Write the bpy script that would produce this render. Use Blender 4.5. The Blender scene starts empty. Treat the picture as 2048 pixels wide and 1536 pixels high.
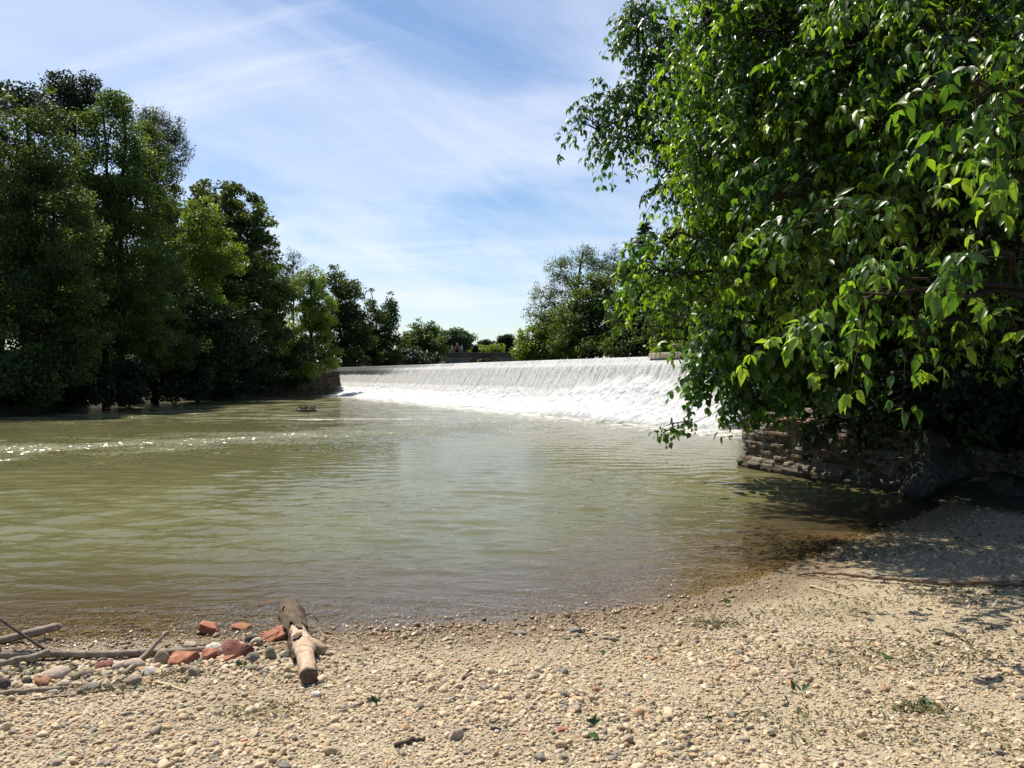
import bpy, math, random
import numpy as np
from mathutils import Vector, noise as mnoise

sc = bpy.context.scene
COL = sc.collection
# ------------------------------------------------------------------ camera, sky, sun, exposure
F, CX, CY, EYE = 1500.0, 1024.0, 768.0, 1.8
PITCH = math.atan(18 / F)
cd = bpy.data.cameras.new("camera")
cam = bpy.data.objects.new("camera", cd)
COL.objects.link(cam)
cam.location = (0, 0, EYE)
cam.rotation_euler = (math.radians(90) - PITCH, 0, 0)
cd.sensor_width = 36
cd.lens = 36 * F / 2048
cd.clip_start = 0.05
cd.clip_end = 3000
sc.camera = cam

SUN_AZ, SUN_EL = math.radians(-39), math.radians(59)      # azimuth from straight ahead (+y), negative = left
world = bpy.data.worlds.new("World")
sc.world = world
world.use_nodes = True
wt = world.node_tree
wt.nodes.clear()
def WN(t, **k):
    n = wt.nodes.new(t)
    for a, b in k.items():
        setattr(n, a, b)
    return n
wo = WN("ShaderNodeOutputWorld")
bg = WN("ShaderNodeBackground")
sky = WN("ShaderNodeTexSky", sky_type='NISHITA')
sky.sun_disc = False
sky.sun_elevation = SUN_EL
sky.sun_rotation = SUN_AZ
sky.air_density = 1.0
sky.dust_density = 0.6
sky.ozone_density = 1.6
bg.inputs[1].default_value = 0.078
tc = WN("ShaderNodeTexCoord")
sep = WN("ShaderNodeSeparateXYZ")
wt.links.new(tc.outputs["Generated"], sep.inputs[0])
def wmath(op, a, b=None, clamp=False):
    m = WN("ShaderNodeMath", operation=op)
    m.use_clamp = clamp
    for i, v in enumerate((a, b)):
        if v is None:
            continue
        if isinstance(v, (int, float)):
            m.inputs[i].default_value = v
        else:
            wt.links.new(v, m.inputs[i])
    return m.outputs[0]
den = wmath('ADD', wmath('MAXIMUM', sep.outputs[2], 0.0), 0.16)
cu = wmath('DIVIDE', sep.outputs[0], den)
cv = wmath('DIVIDE', sep.outputs[1], den)
comb = WN("ShaderNodeCombineXYZ")
wt.links.new(cu, comb.inputs[0]); wt.links.new(cv, comb.inputs[1])
def wnoise(rot, scale, loc, nscale, detail, rough, dist):
    mp = WN("ShaderNodeMapping", vector_type='TEXTURE')
    mp.inputs["Rotation"].default_value = (0, 0, math.radians(rot))
    mp.inputs["Scale"].default_value = tuple(1 / q for q in scale)
    mp.inputs["Location"].default_value = loc
    wt.links.new(comb.outputs[0], mp.inputs[0])
    n = WN("ShaderNodeTexNoise")
    n.inputs["Scale"].default_value = nscale
    n.inputs["Detail"].default_value = detail
    n.inputs["Roughness"].default_value = rough
    n.inputs["Distortion"].default_value = dist
    wt.links.new(mp.outputs[0], n.inputs["Vector"])
    return n.outputs[0]
def wramp(v, a, b):
    m = WN("ShaderNodeMapRange", interpolation_type='SMOOTHSTEP')
    m.inputs[1].default_value = a; m.inputs[2].default_value = b
    wt.links.new(v, m.inputs[0])
    return m.outputs[0]
veil = wramp(wnoise(20, (1, 1, 1), (3.3, 1.2, 0), 0.80, 6, 0.55, 0.6), 0.34, 0.62)
streak = wramp(wnoise(62, (0.5, 1.7, 1), (0.4, 5.1, 0), 0.95, 9, 0.60, 1.0), 0.42, 0.72)
fine = wramp(wnoise(40, (0.35, 2.2, 1), (7.4, 2.0, 0), 1.3, 10, 0.64, 0.6), 0.42, 0.76)
band = wramp(wnoise(-14, (0.45, 1.5, 1), (1.7, 3.1, 0), 0.55, 8, 0.60, 0.8), 0.46, 0.66)
cover = wmath('ADD', wmath('ADD', wmath('MULTIPLY', veil, 0.46), wmath('MULTIPLY', band, 0.46)), wmath('ADD', wmath('MULTIPLY', streak, 0.34), wmath('MULTIPLY', fine, 0.14)), clamp=True)
hz = wramp(sep.outputs[2], 0.02, 0.14)
cover = wmath('MULTIPLY', cover, wmath('ADD', wmath('MULTIPLY', hz, 0.75), 0.25), clamp=True)
ahead = wramp(sep.outputs[1], -0.25, 0.30)            # clouds kept to the sky ahead; unseen parts left clear to darken the shade
low = wmath('SUBTRACT', 1.0, wmath('MULTIPLY', wramp(sep.outputs[2], 0.50, 0.75), 0.9))
cover = wmath('MULTIPLY', cover, wmath('MULTIPLY', ahead, low), clamp=True)
cmix = WN("ShaderNodeMix", data_type='RGBA')
wt.links.new(wmath('MULTIPLY', cover, 0.9), cmix.inputs[0])
hs = WN("ShaderNodeHueSaturation")
hs.inputs["Saturation"].default_value = 1.18
hs.inputs["Value"].default_value = 1.12
wt.links.new(sky.outputs[0], hs.inputs["Color"])
wt.links.new(hs.outputs[0], cmix.inputs[6])
cmix.inputs[7].default_value = (8.2, 8.6, 9.8, 1)
wt.links.new(cmix.outputs[2], bg.inputs[0])
wt.links.new(bg.outputs[0], wo.inputs[0])

sd = bpy.data.lights.new("sun", 'SUN')
sd.energy = 5.0
sd.angle = math.radians(0.53)
sd.color = (1.0, 0.93, 0.81)
sun = bpy.data.objects.new("sun", sd)
COL.objects.link(sun)
S_DIR = Vector((math.sin(SUN_AZ) * math.cos(SUN_EL), math.cos(SUN_AZ) * math.cos(SUN_EL), math.sin(SUN_EL)))
sun.rotation_euler = S_DIR.to_track_quat('Z', 'Y').to_euler()
sun.location = S_DIR * 60

sc.view_settings.view_transform = 'Standard'
sc.view_settings.look = 'None'
sc.view_settings.exposure = 0.6
sc.view_settings.gamma = 1
sc.render.engine = 'CYCLES'
sc.cycles.use_denoising = True
sc.cycles.max_bounces = 8
sc.cycles.transparent_max_bounces = 12
sc.cycles.caustics_reflective = False
sc.cycles.caustics_refractive = False
sc.cycles.sample_clamp_indirect = 6

R = np.random.default_rng(7)
# ------------------------------------------------------------------ helpers
def ray(px, py):
    u, v = (px - CX) / F, (CY - py) / F
    c, s = math.cos(PITCH), math.sin(PITCH)
    return Vector((u, c + v * s, -s + v * c))
def at(px, py, y):
    """the point on the line of sight through photo pixel (px, py) at ground distance y"""
    r = ray(px, py)
    return Vector((0, 0, EYE)) + r * (y / r.y)

def _h(ix, iy, iz, seed):
    n = (ix * 374761393 + iy * 668265263 + iz * 2147483647 + seed * 974634777) & 0xFFFFFFFF
    n = ((n ^ (n >> 13)) * 1274126177) & 0xFFFFFFFF
    n = ((n ^ (n >> 16)) * 2246822519) & 0xFFFFFFFF
    return ((n ^ (n >> 15)) & 0xFFFFFF) / float(0xFFFFFF)
def vnoise(x, y, z=None, seed=0):
    x = np.asarray(x, float); y = np.asarray(y, float)
    z = np.zeros_like(x) if z is None else np.asarray(z, float)
    ix, iy, iz = np.floor(x).astype(np.int64), np.floor(y).astype(np.int64), np.floor(z).astype(np.int64)
    fx, fy, fz = x - ix, y - iy, z - iz
    fx, fy, fz = fx*fx*(3-2*fx), fy*fy*(3-2*fy), fz*fz*(3-2*fz)
    def L(a, b, t): return a + (b - a) * t
    c = [[[_h(ix+i, iy+j, iz+k, seed) for k in (0, 1)] for j in (0, 1)] for i in (0, 1)]
    a = L(L(c[0][0][0], c[1][0][0], fx), L(c[0][1][0], c[1][1][0], fx), fy)
    b = L(L(c[0][0][1], c[1][0][1], fx), L(c[0][1][1], c[1][1][1], fx), fy)
    return L(a, b, fz) * 2 - 1
def fbm(x, y, z=None, oct=4, seed=0, gain=0.5):
    x = np.asarray(x, float); y = np.asarray(y, float)
    s, a, t = 0, 1.0, 0
    for o in range(oct):
        s = s + a * vnoise(x * 2**o, y * 2**o, None if z is None else np.asarray(z) * 2**o, seed + o)
        t += a; a *= gain
    return s / t
def sstep(a, b, x):
    t = np.clip((x - a) / (b - a), 0, 1)
    return t * t * (3 - 2 * t)
def nrm(v):
    return v / np.maximum(np.linalg.norm(v, axis=-1, keepdims=True), 1e-9)

class MB:
    """collects vertices and faces and links them as ONE mesh object"""
    def __init__(s):
        s.v, s.f, s.t, s.n = [], [], [], 0
    def add(s, v, faces, tint=0.5):
        v = np.asarray(v, float).reshape(-1, 3)
        for f in faces:
            f = np.asarray(f, np.int64)
            if f.size:
                s.f.append(f + s.n)
        s.v.append(v)
        s.t.append(np.broadcast_to(np.asarray(tint, float).reshape(-1), (len(v),)) if np.size(tint) in (1, len(v)) else np.asarray(tint))
        s.n += len(v)
    def box(s, cx, cy, cz, sx, sy, sz, rz=0.0, tint=0.5, jit=0.0):
        b = np.array([(x, y, z) for x in (-.5, .5) for y in (-.5, .5) for z in (-.5, .5)], float)
        b = b * (sx, sy, sz)
        if jit: b = b + R.normal(0, jit, b.shape)
        c, q = math.cos(rz), math.sin(rz)
        b = np.stack([b[:, 0]*c - b[:, 1]*q + cx, b[:, 0]*q + b[:, 1]*c + cy, b[:, 2] + cz], 1)
        s.add(b, [[(0,1,3,2), (4,6,7,5), (0,4,5,1), (2,3,7,6), (0,2,6,4), (1,5,7,3)]], tint)
    def cones(s, p0, p1, r0, r1, k=5, tint=0.5):
        p0 = np.asarray(p0, float).reshape(-1, 3); p1 = np.asarray(p1, float).reshape(-1, 3)
        n = len(p0)
        if n == 0: return
        d = nrm(p1 - p0)
        ref = np.where(np.abs(d[:, 2:3]) > .9, np.array([[1., 0, 0]]), np.array([[0, 0, 1.]]))
        a = nrm(np.cross(d, ref)); b = np.cross(d, a)
        th = np.arange(k) * 2 * math.pi / k
        ring = a[:, None] * np.cos(th)[None, :, None] + b[:, None] * np.sin(th)[None, :, None]
        r0 = np.broadcast_to(np.asarray(r0, float), (n,)); r1 = np.broadcast_to(np.asarray(r1, float), (n,))
        v = np.concatenate([p0[:, None] + ring * r0[:, None, None], p1[:, None] + ring * r1[:, None, None]], 1)
        i = np.arange(k); j = (i + 1) % k
        f = np.stack([i, j, j + k, i + k], 1)
        s.add(v.reshape(-1, 3), [(f[None] + (np.arange(n) * 2 * k)[:, None, None]).reshape(-1, 4)], tint)
    def tube(s, pts, radii, k=10, rough=0.0, seed=0, cap=True, tint=0.5, nf=6.0):
        pts = np.asarray(pts, float); radii = np.asarray(radii, float)
        n = len(pts)
        T = nrm(np.gradient(pts, axis=0))
        a = np.cross(T[0], (0.13, 0.2, 0.97)); a /= max(np.linalg.norm(a), 1e-6)
        rings = []
        th = np.arange(k) * 2 * math.pi / k
        for i in range(n):
            a = a - T[i] * np.dot(a, T[i]); a /= max(np.linalg.norm(a), 1e-6)
            b = np.cross(T[i], a)
            rr = radii[i] * np.ones(k)
            ring = a[None] * np.cos(th)[:, None] + b[None] * np.sin(th)[:, None]
            if rough:
                q = (pts[i] + ring * radii[i]) * nf / max(radii.max(), 1e-3) * 0.3
                rr = rr * (1 + rough * fbm(q[:, 0], q[:, 1], q[:, 2], 3, seed))
            rings.append(pts[i] + ring * rr[:, None])
        v = np.concatenate(rings)
        i = np.arange(k); j = (i + 1) % k
        f = np.concatenate([np.stack([i + m*k, j + m*k, j + (m+1)*k, i + (m+1)*k], 1) for m in range(n - 1)])
        fs = [f]
        if cap:
            fs.append(np.arange(k)[None, ::-1]); fs.append((np.arange(k) + (n-1)*k)[None])
        s.add(v, fs, tint)
    def build(s, name, mat=None, parent=None, smooth=False):
        me = bpy.data.meshes.new(name)
        v = np.concatenate(s.v).astype(np.float32)
        me.vertices.add(len(v)); me.vertices.foreach_set("co", v.ravel())
        idx = np.concatenate([f.ravel() for f in s.f]).astype(np.int32)
        cnt = np.concatenate([np.full(len(f), f.shape[1], np.int32) for f in s.f])
        st = np.concatenate([[0], np.cumsum(cnt)[:-1]]).astype(np.int32)
        me.loops.add(len(idx)); me.loops.foreach_set("vertex_index", idx)
        me.polygons.add(len(cnt)); me.polygons.foreach_set("loop_start", st)
        if smooth: me.polygons.foreach_set("use_smooth", np.ones(len(cnt), bool))
        at_ = me.attributes.new("tint", 'FLOAT', 'POINT')
        at_.data.foreach_set("value", np.concatenate(s.t).astype(np.float32))
        me.update(calc_edges=True)
        o = bpy.data.objects.new(name, me)
        if mat: me.materials.append(mat)
        COL.objects.link(o)
        if parent is not None:
            o.parent = parent
            o.matrix_parent_inverse = parent.matrix_world.inverted()
            o.matrix_parent_inverse.identity()
            o.location = -Vector(parent.location)
        return o
def tag(o, label=None, cat=None, group=None, kind=None):
    for k, v in (("label", label), ("category", cat), ("group", group), ("kind", kind)):
        if v: o[k] = v
    return o
def thing(name, loc, label, cat, group=None):
    o = bpy.data.objects.new(name, None)
    COL.objects.link(o)
    o.location = loc
    o.empty_display_size = 0.2
    return tag(o, label, cat, group)
def recenter(o):
    """puts a one-mesh thing's origin at its own base"""
    n = len(o.data.vertices)
    a = np.empty(n * 3, np.float32); o.data.vertices.foreach_get("co", a)
    a = a.reshape(-1, 3)
    c = np.array([(a[:, 0].min() + a[:, 0].max()) / 2, (a[:, 1].min() + a[:, 1].max()) / 2, a[:, 2].min()], np.float32)
    o.data.vertices.foreach_set("co", (a - c).ravel()); o.data.update()
    o.location = Vector([float(q) for q in c])
    return o

# ------------------------------------------------------------------ materials
class NT:
    def __init__(s, name):
        s.m = bpy.data.materials.new(name); s.m.use_nodes = True
        s.t = s.m.node_tree; s.t.nodes.clear()
        s.out = s.t.nodes.new("ShaderNodeOutputMaterial")
    def n(s, t, **k):
        q = s.t.nodes.new(t)
        for a, b in k.items(): setattr(q, a, b)
        return q
    def l(s, a, b): s.t.links.new(a, b)
    def put(s, sock, v):
        if isinstance(v, (int, float)): sock.default_value = v
        elif isinstance(v, (tuple, list)): sock.default_value = tuple(v) + ((1,) if len(v) == 3 and len(sock.default_value) == 4 else ())
        else: s.l(v, sock)
    def coord(s, kind="Object"): return s.n("ShaderNodeTexCoord").outputs[kind]
    def geo(s, k="Position"): return s.n("ShaderNodeNewGeometry").outputs[k]
    def map(s, v, scale=(1,1,1), rot=(0,0,0), loc=(0,0,0)):
        m = s.n("ShaderNodeMapping"); s.l(v, m.inputs[0])
        m.inputs["Scale"].default_value = scale; m.inputs["Rotation"].default_value = rot; m.inputs["Location"].default_value = loc
        return m.outputs[0]
    def noise(s, v, scale, detail=4, rough=.55, dist=0.0, out=0):
        q = s.n("ShaderNodeTexNoise"); s.l(v, q.inputs["Vector"])
        q.inputs["Scale"].default_value = scale; q.inputs["Detail"].default_value = detail
        q.inputs["Roughness"].default_value = rough; q.inputs["Distortion"].default_value = dist
        return q.outputs[out]
    def voro(s, v, scale, feature='F1', out="Distance"):
        q = s.n("ShaderNodeTexVoronoi", feature=feature); s.l(v, q.inputs["Vector"]); q.inputs["Scale"].default_value = scale
        return q.outputs[out]
    def math(s, op, a, b=0.0, clamp=False):
        q = s.n("ShaderNodeMath", operation=op); q.use_clamp = clamp
        s.put(q.inputs[0], a); s.put(q.inputs[1], b)
        return q.outputs[0]
    def rng(s, v, a, b, c=0.0, d=1.0, smooth=True):
        q = s.n("ShaderNodeMapRange", interpolation_type='SMOOTHSTEP' if smooth else 'LINEAR')
        s.put(q.inputs[0], v)
        for i, x in enumerate((a, b, c, d)): q.inputs[i+1].default_value = x
        return q.outputs[0]
    def mix(s, f, a, b, mode='MIX'):
        q = s.n("ShaderNodeMix", data_type='RGBA', blend_type=mode)
        s.put(q.inputs[0], f); s.put(q.inputs[6], a); s.put(q.inputs[7], b)
        return q.outputs[2]
    def ramp(s, f, stops):
        q = s.n("ShaderNodeValToRGB"); s.put(q.inputs[0], f)
        e = q.color_ramp.elements
        while len(e) < len(stops): e.new(0.5)
        for x, (p, c) in zip(e, stops): x.position = p; x.color = tuple(c) + (1,)
        return q.outputs[0]
    def attr(s, name, typ='GEOMETRY', out="Fac"):
        return s.n("ShaderNodeAttribute", attribute_name=name, attribute_type=typ).outputs[out]
    def bump(s, h, strength=.5, dist=.02, normal=None):
        q = s.n("ShaderNodeBump"); s.put(q.inputs["Height"], h)
        s.put(q.inputs["Strength"], strength); q.inputs["Distance"].default_value = dist
        if normal is not None: s.l(normal, q.inputs["Normal"])
        return q.outputs[0]
    def bsdf(s, color, rough=.8, spec=.3, normal=None, **k):
        q = s.n("ShaderNodeBsdfPrincipled"); s.put(q.inputs["Base Color"], color); s.put(q.inputs["Roughness"], rough)
        s.put(q.inputs["Specular IOR Level"], spec)
        if normal is not None: s.l(normal, q.inputs["Normal"])
        for a, b in k.items(): s.put(q.inputs[a], b)
        return q.outputs[0]
    def done(s, shader):
        s.l(shader, s.out.inputs[0]); return s.m

def leaf_mat(name, dark, mid, light, trans=.35, rough=.45, spec=.4, tr_gain=1.9, vein=False):
    t = NT(name)
    a = t.attr("tint")
    c = t.ramp(a, [(0.0, dark), (0.55, mid), (1.0, light)])
    b = t.bsdf(c, rough, spec)
    tr = t.n("ShaderNodeBsdfTranslucent")
    t.l(t.mix(1.0, c, (tr_gain, tr_gain * 1.0, tr_gain * .45), 'MULTIPLY'), tr.inputs[0])
    m = t.n("ShaderNodeMixShader"); m.inputs[0].default_value = trans
    t.l(b, m.inputs[1]); t.l(tr.outputs[0], m.inputs[2])
    return t.done(m.outputs[0])

def bark_mat(name, c0, c1, sc_=6.0):
    t = NT(name); p = t.geo()
    f = t.noise(t.map(p, (sc_, sc_, sc_ * .25)), 1.0, 6, .65, .5)
    return t.done(t.bsdf(t.ramp(f, [(.3, c0), (.7, c1)]), .9, .15, t.bump(f, .8, .02)))

M = {}
M['leaf_near'] = leaf_mat("leaf_near", (.014, .042, .007), (.064, .135, .014), (.19, .285, .024), .46, .36, .5, 2.2)
M['leaf_shrub'] = leaf_mat("leaf_shrub", (.024, .062, .013), (.050, .118, .022), (.10, .19, .036), .35, .4, .45, 1.9)
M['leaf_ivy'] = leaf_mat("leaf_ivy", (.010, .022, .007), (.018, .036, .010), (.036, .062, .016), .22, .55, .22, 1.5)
M['leaf_dark'] = leaf_mat("leaf_dark", (.028, .048, .014), (.058, .086, .021), (.12, .155, .034), .34, .55, .25, 1.9)
M['leaf_blue'] = leaf_mat("leaf_blue", (.020, .034, .017), (.034, .053, .024), (.06, .082, .034), .2, .5, .3, 1.5)
M['leaf_green'] = leaf_mat("leaf_green", (.030, .056, .014), (.064, .104, .022), (.13, .175, .036), .38, .55, .28, 2.0)
M['leaf_grey'] = leaf_mat("leaf_grey", (.035, .065, .032), (.065, .105, .05), (.12, .165, .085), .35, .5, .4, 1.8)
M['leaf_yellow'] = leaf_mat("leaf_yellow", (.065, .105, .012), (.125, .185, .020), (.21, .27, .032), .42, .45, .4, 2.0)
M['leaf_pale'] = leaf_mat("leaf_pale", (.06, .10, .03), (.11, .16, .05), (.19, .24, .10), .35, .5, .4, 1.6)
M['bark'] = bark_mat("bark", (.014, .011, .008), (.045, .037, .028))
M['bark_grey'] = bark_mat("bark_grey", (.035, .030, .026), (.11, .095, .08))

def wood_mat(name, c0, c1, c2, wet=True):
    t = NT(name); p = t.coord("Object")
    g = t.noise(t.map(p, (9, 9, 9)), 1.6, 6, .6, 1.5)
    f = t.noise(p, 70, 5, .6, 2.0)
    c = t.ramp(t.math('ADD', t.math('MULTIPLY', g, .65), t.math('MULTIPLY', f, .35)), [(.32, c0), (.5, c1), (.68, c2)])
    return t.done(t.bsdf(c, .8, .2, t.bump(f, .6, .006)))
M['drift'] = wood_mat("bare_wood", (.24, .155, .10), (.46, .34, .24), (.62, .50, .38))
M['stick'] = wood_mat("weathered_stick", (.12, .095, .07), (.27, .22, .165), (.42, .36, .28))
M['stickdark'] = wood_mat("dark_stick", (.035, .025, .018), (.085, .06, .045), (.16, .12, .09))
M['stickred'] = wood_mat("red_brown_branch", (.075, .05, .03), (.19, .125, .08), (.36, .27, .19))
M['straw'] = wood_mat("pale_straw", (.38, .30, .17), (.55, .46, .28), (.68, .60, .42))
M['barkpatch'] = wood_mat("flaking_bark", (.035, .024, .016), (.10, .07, .045), (.21, .155, .10))
M['endgrain'] = wood_mat("end_grain", (.05, .035, .025), (.13, .09, .06), (.24, .17, .11))

def stone_mat(name, c0, c1, c2, sc_=14):
    t = NT(name); p = t.coord("Object")
    a = t.noise(p, sc_, 6, .6, .6); b = t.noise(p, sc_ * 7, 4, .7)
    c = t.ramp(t.math('ADD', t.math('MULTIPLY', a, .7), t.math('MULTIPLY', b, .3)), [(.34, c0), (.5, c1), (.66, c2)])
    return t.done(t.bsdf(c, .78, .3, t.bump(t.math('ADD', a, t.math('MULTIPLY', b, .6)), .9, .010)))
for k, cs in dict(cream=((.36, .28, .20), (.50, .41, .31), (.60, .53, .43)), tan=((.22, .165, .11), (.34, .27, .19), (.45, .37, .27)),
                  grey=((.12, .108, .088), (.215, .195, .16), (.31, .285, .235)), dark=((.055, .05, .04), (.105, .095, .078), (.175, .155, .125)),
                  pink=((.30, .225, .17), (.43, .34, .265), (.56, .48, .40)), rust=((.17, .07, .03), (.30, .13, .06), (.42, .22, .12)),
                  olive=((.14, .125, .075), (.25, .225, .14), (.38, .345, .23)), white=((.42, .36, .29), (.56, .50, .42), (.66, .61, .53)),
                  brick=((.21, .08, .045), (.36, .135, .07), (.43, .30, .20)), darkbrick=((.13, .045, .03), (.22, .075, .05), (.33, .17, .12))).items():
    M[k] = stone_mat("stone_" + k if 'brick' not in k else k, *cs)

# ------------------------------------------------------------------ the lie of the land
CREST_A, CREST_B = np.array([9.6, 25.95]), np.array([-20.6, 84.05])    # weir crest, from the near abutment to the far one
WT = (CREST_B - CREST_A) / np.linalg.norm(CREST_B - CREST_A)
WN_ = np.array([-WT[1], WT[0]]); WN_ = WN_ if WN_[1] < 0 else -WN_     # downstream direction
WLEN = float(np.linalg.norm(CREST_B - CREST_A))
WZ, UPZ = 2.6, 2.56
D = np.array([(-10, -80), (-9.5, -2), (-6.5, 3.9), (-3.4, 5.0), (-1.12, 5.19), (0, 5.42), (1.07, 5.8), (2.06, 6.5), (3.13, 7.5), (5.09, 9.47),
              (5.9, 10.3), (6.3, 11.2), (5.2, 13.2), (4.75, 15.0), (5.9, 16.8), (8.2, 19), (9.3, 23), (10.6, 26.4), (-19.6, 84.5), (-19.2, 82), (-17.0, 72.5), (-16.6, 70.3), (-18.6, 66.5),
              (-21, 62), (-23.5, 49), (-22, 32), (-22.5, 20), (-24, -80)], float)
U = np.array([tuple(CREST_A - WN_ * .6), (9.2, 36), (8.4, 45), (6.2, 60), (3.4, 90), (1.6, 140), (2.5, 260), (-14.5, 260), (-12.5, 140), (-13.6, 112), (-16.8, 95), tuple(CREST_B - WN_ * .6)], float)
def sdf(poly, x, y):
    x = np.asarray(x, float); y = np.asarray(y, float)
    best = np.full(x.shape, 1e9); inside = np.zeros(x.shape, bool)
    n = len(poly)
    for i in range(n):
        a, b = poly[i], poly[(i + 1) % n]
        ex, ey = b - a
        t = np.clip(((x - a[0]) * ex + (y - a[1]) * ey) / (ex*ex + ey*ey), 0, 1)
        best = np.minimum(best, (x - a[0] - t*ex)**2 + (y - a[1] - t*ey)**2)
        c = (a[1] > y) != (b[1] > y)
        inside ^= c & (x < ex * (y - a[1]) / (ey if ey else 1e-9) + a[0])
    return np.where(inside, -1, 1) * np.sqrt(best)
def beachness(x, y):
    return (1 - sstep(5.6, 7.6, x + .10 * y - .6)) * (1 - sstep(10.6, 12.2, y)) * sstep(-12, -8, x)
def beachform(x, y):
    return (1 - sstep(7.4, 9.6, x)) * (1 - sstep(10.4, 12.0, y)) * sstep(-12, -8, x)
def ground_z(x, y):
    x = np.asarray(x, float); y = np.asarray(y, float)
    sD = sdf(D, x, y); sU = sdf(U, x, y); b = beachform(x, y)
    s = np.maximum(sD + .10 * fbm(x * 1.1, y * 1.1, None, 3, 3) * b, 0)
    wig = 1 + .3 * fbm(x * .25, y * .25, None, 3, 11)
    beach = .092 * np.minimum(s, 7) + .035 * fbm(x * .8, y * .8, None, 3, 5) * sstep(0, 1.2, s)
    cap = 2.9 - 1.7 * sstep(2, 4, x) * (1 - sstep(20, 26, y)) * (1 - sstep(11, 15, x))
    bank = np.minimum(.95 * s + .05, cap) * wig + .25 * fbm(x * .9, y * .9, None, 3, 9) * sstep(0, .7, s)
    land = beach * b + bank * (1 - b)
    inn = np.maximum(-sD, 0)
    bed = -np.minimum(inn * (.125 * b + .7 * (1 - b)), 1.3)
    z = np.where(sD > 0, land, bed)
    w = (x - CREST_A[0]) * WN_[0] + (y - CREST_A[1]) * WN_[1]           # > 0 downstream of the crest
    up = w < -.6
    zu = np.where(sU > 0, np.maximum(UPZ + np.minimum(.5 * sU, .40), 0), UPZ - np.minimum(.5 * -sU, 1.2))
    blend = sstep(0, 6, sU)
    z = np.where(up, np.where(sU < 8, zu, 2.96), z)
    far = np.maximum(0, np.hypot(x, y - 60) - 150)
    z = z + np.where(sD > 12, np.minimum(far * .03, 5.0) * sstep(12, 40, sD), 0)
    return z
def gz(x, y): return float(ground_z(np.array([x]), np.array([y]))[0])
def hit(px, py, lift=0.0):
    """where the line of sight through a photo pixel meets the ground (or a level LIFT above it)"""
    ys = np.linspace(2.2, 40, 6000)
    r = ray(px, py)
    k = ys / r.y
    zz = EYE + r.z * k
    g = ground_z(r.x * k, ys) + lift
    i = int(np.argmax(zz <= g))
    return Vector((r.x * k[i], ys[i], zz[i]))

def spaced(lo, hi, c, d0, grow, mx):
    out = [c]; d = d0; p = c
    while p < hi:
        p += d; out.append(p); d = min(d * grow, mx)
    d = d0; p = c
    while p > lo:
        p -= d; out.insert(0, p); d = min(d * grow, mx)
    return np.array(out)
def grid_faces(nx, ny):
    i, j = np.meshgrid(np.arange(nx - 1), np.arange(ny - 1), indexing='ij')
    a = (i * ny + j).ravel()
    return np.stack([a, a + ny, a + ny + 1, a + 1], 1)

gx = spaced(-900, 900, 1.2, .055, 1.016, 60)
gy = spaced(-400, 1500, 4.6, .05, 1.014, 60)
X, Y = np.meshgrid(gx, gy, indexing='ij')
Z = ground_z(X, Y)
mb = MB(); mb.add(np.stack([X, Y, Z], -1).reshape(-1, 3), [grid_faces(len(gx), len(gy))], beachness(X, Y).ravel())

t = NT("ground"); p = t.geo()
be = t.attr("tint")
zz = t.n("ShaderNodeSeparateXYZ"); t.l(p, zz.inputs[0])
n1 = t.noise(p, 2.2, 5, .6, .4); n2 = t.noise(p, 90, 3, .6); n3 = t.noise(p, 14, 4, .6, .5)
v1 = t.voro(p, 110, 'F1', "Color"); vd = t.voro(p, 110)
grit = t.ramp(t.n("ShaderNodeSeparateColor").outputs[0], [(0, (.12, .09, .055)), (1, (.46, .38, .26))])
sc_ = grit.node.inputs[0].links[0].from_node; t.l(v1, sc_.inputs[0])
sand = t.mix(t.rng(n1, .35, .65), (.29, .235, .15), (.40, .335, .225))
sand = t.mix(.55, sand, grit)
sand = t.mix(t.math('MULTIPLY', t.rng(n3, .56, .72), .55), sand, (.13, .115, .045))
wet = t.rng(t.math('ADD', zz.outputs[2], t.math('MULTIPLY', t.math('SUBTRACT', n3, .5), .05)), .02, .075, 1, 0)
sand = t.mix(t.math('MULTIPLY', wet, .75), sand, t.mix(1.0, sand, (.42, .34, .25), 'MULTIPLY'))
soil = t.mix(t.rng(n3, .4, .65), (.03, .023, .015), (.075, .058, .036))
soil = t.mix(t.rng(t.noise(p, .6, 4, .6), .42, .6), soil, (.02, .036, .011))
colr = t.mix(t.rng(t.math('ADD', be, t.math('MULTIPLY', t.math('SUBTRACT', n3, .5), .6)), .3, .7), soil, sand)
h = t.math('ADD', t.math('MULTIPLY', n2, .3), t.math('SUBTRACT', 1.0, vd))
M['ground'] = t.done(t.bsdf(colr, t.math('SUBTRACT', .9, t.math('MULTIPLY', wet, .5)), .3, t.bump(h, .8, .006)))
g = mb.build("ground", M['ground'], None, True); tag(g, kind="structure")

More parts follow.
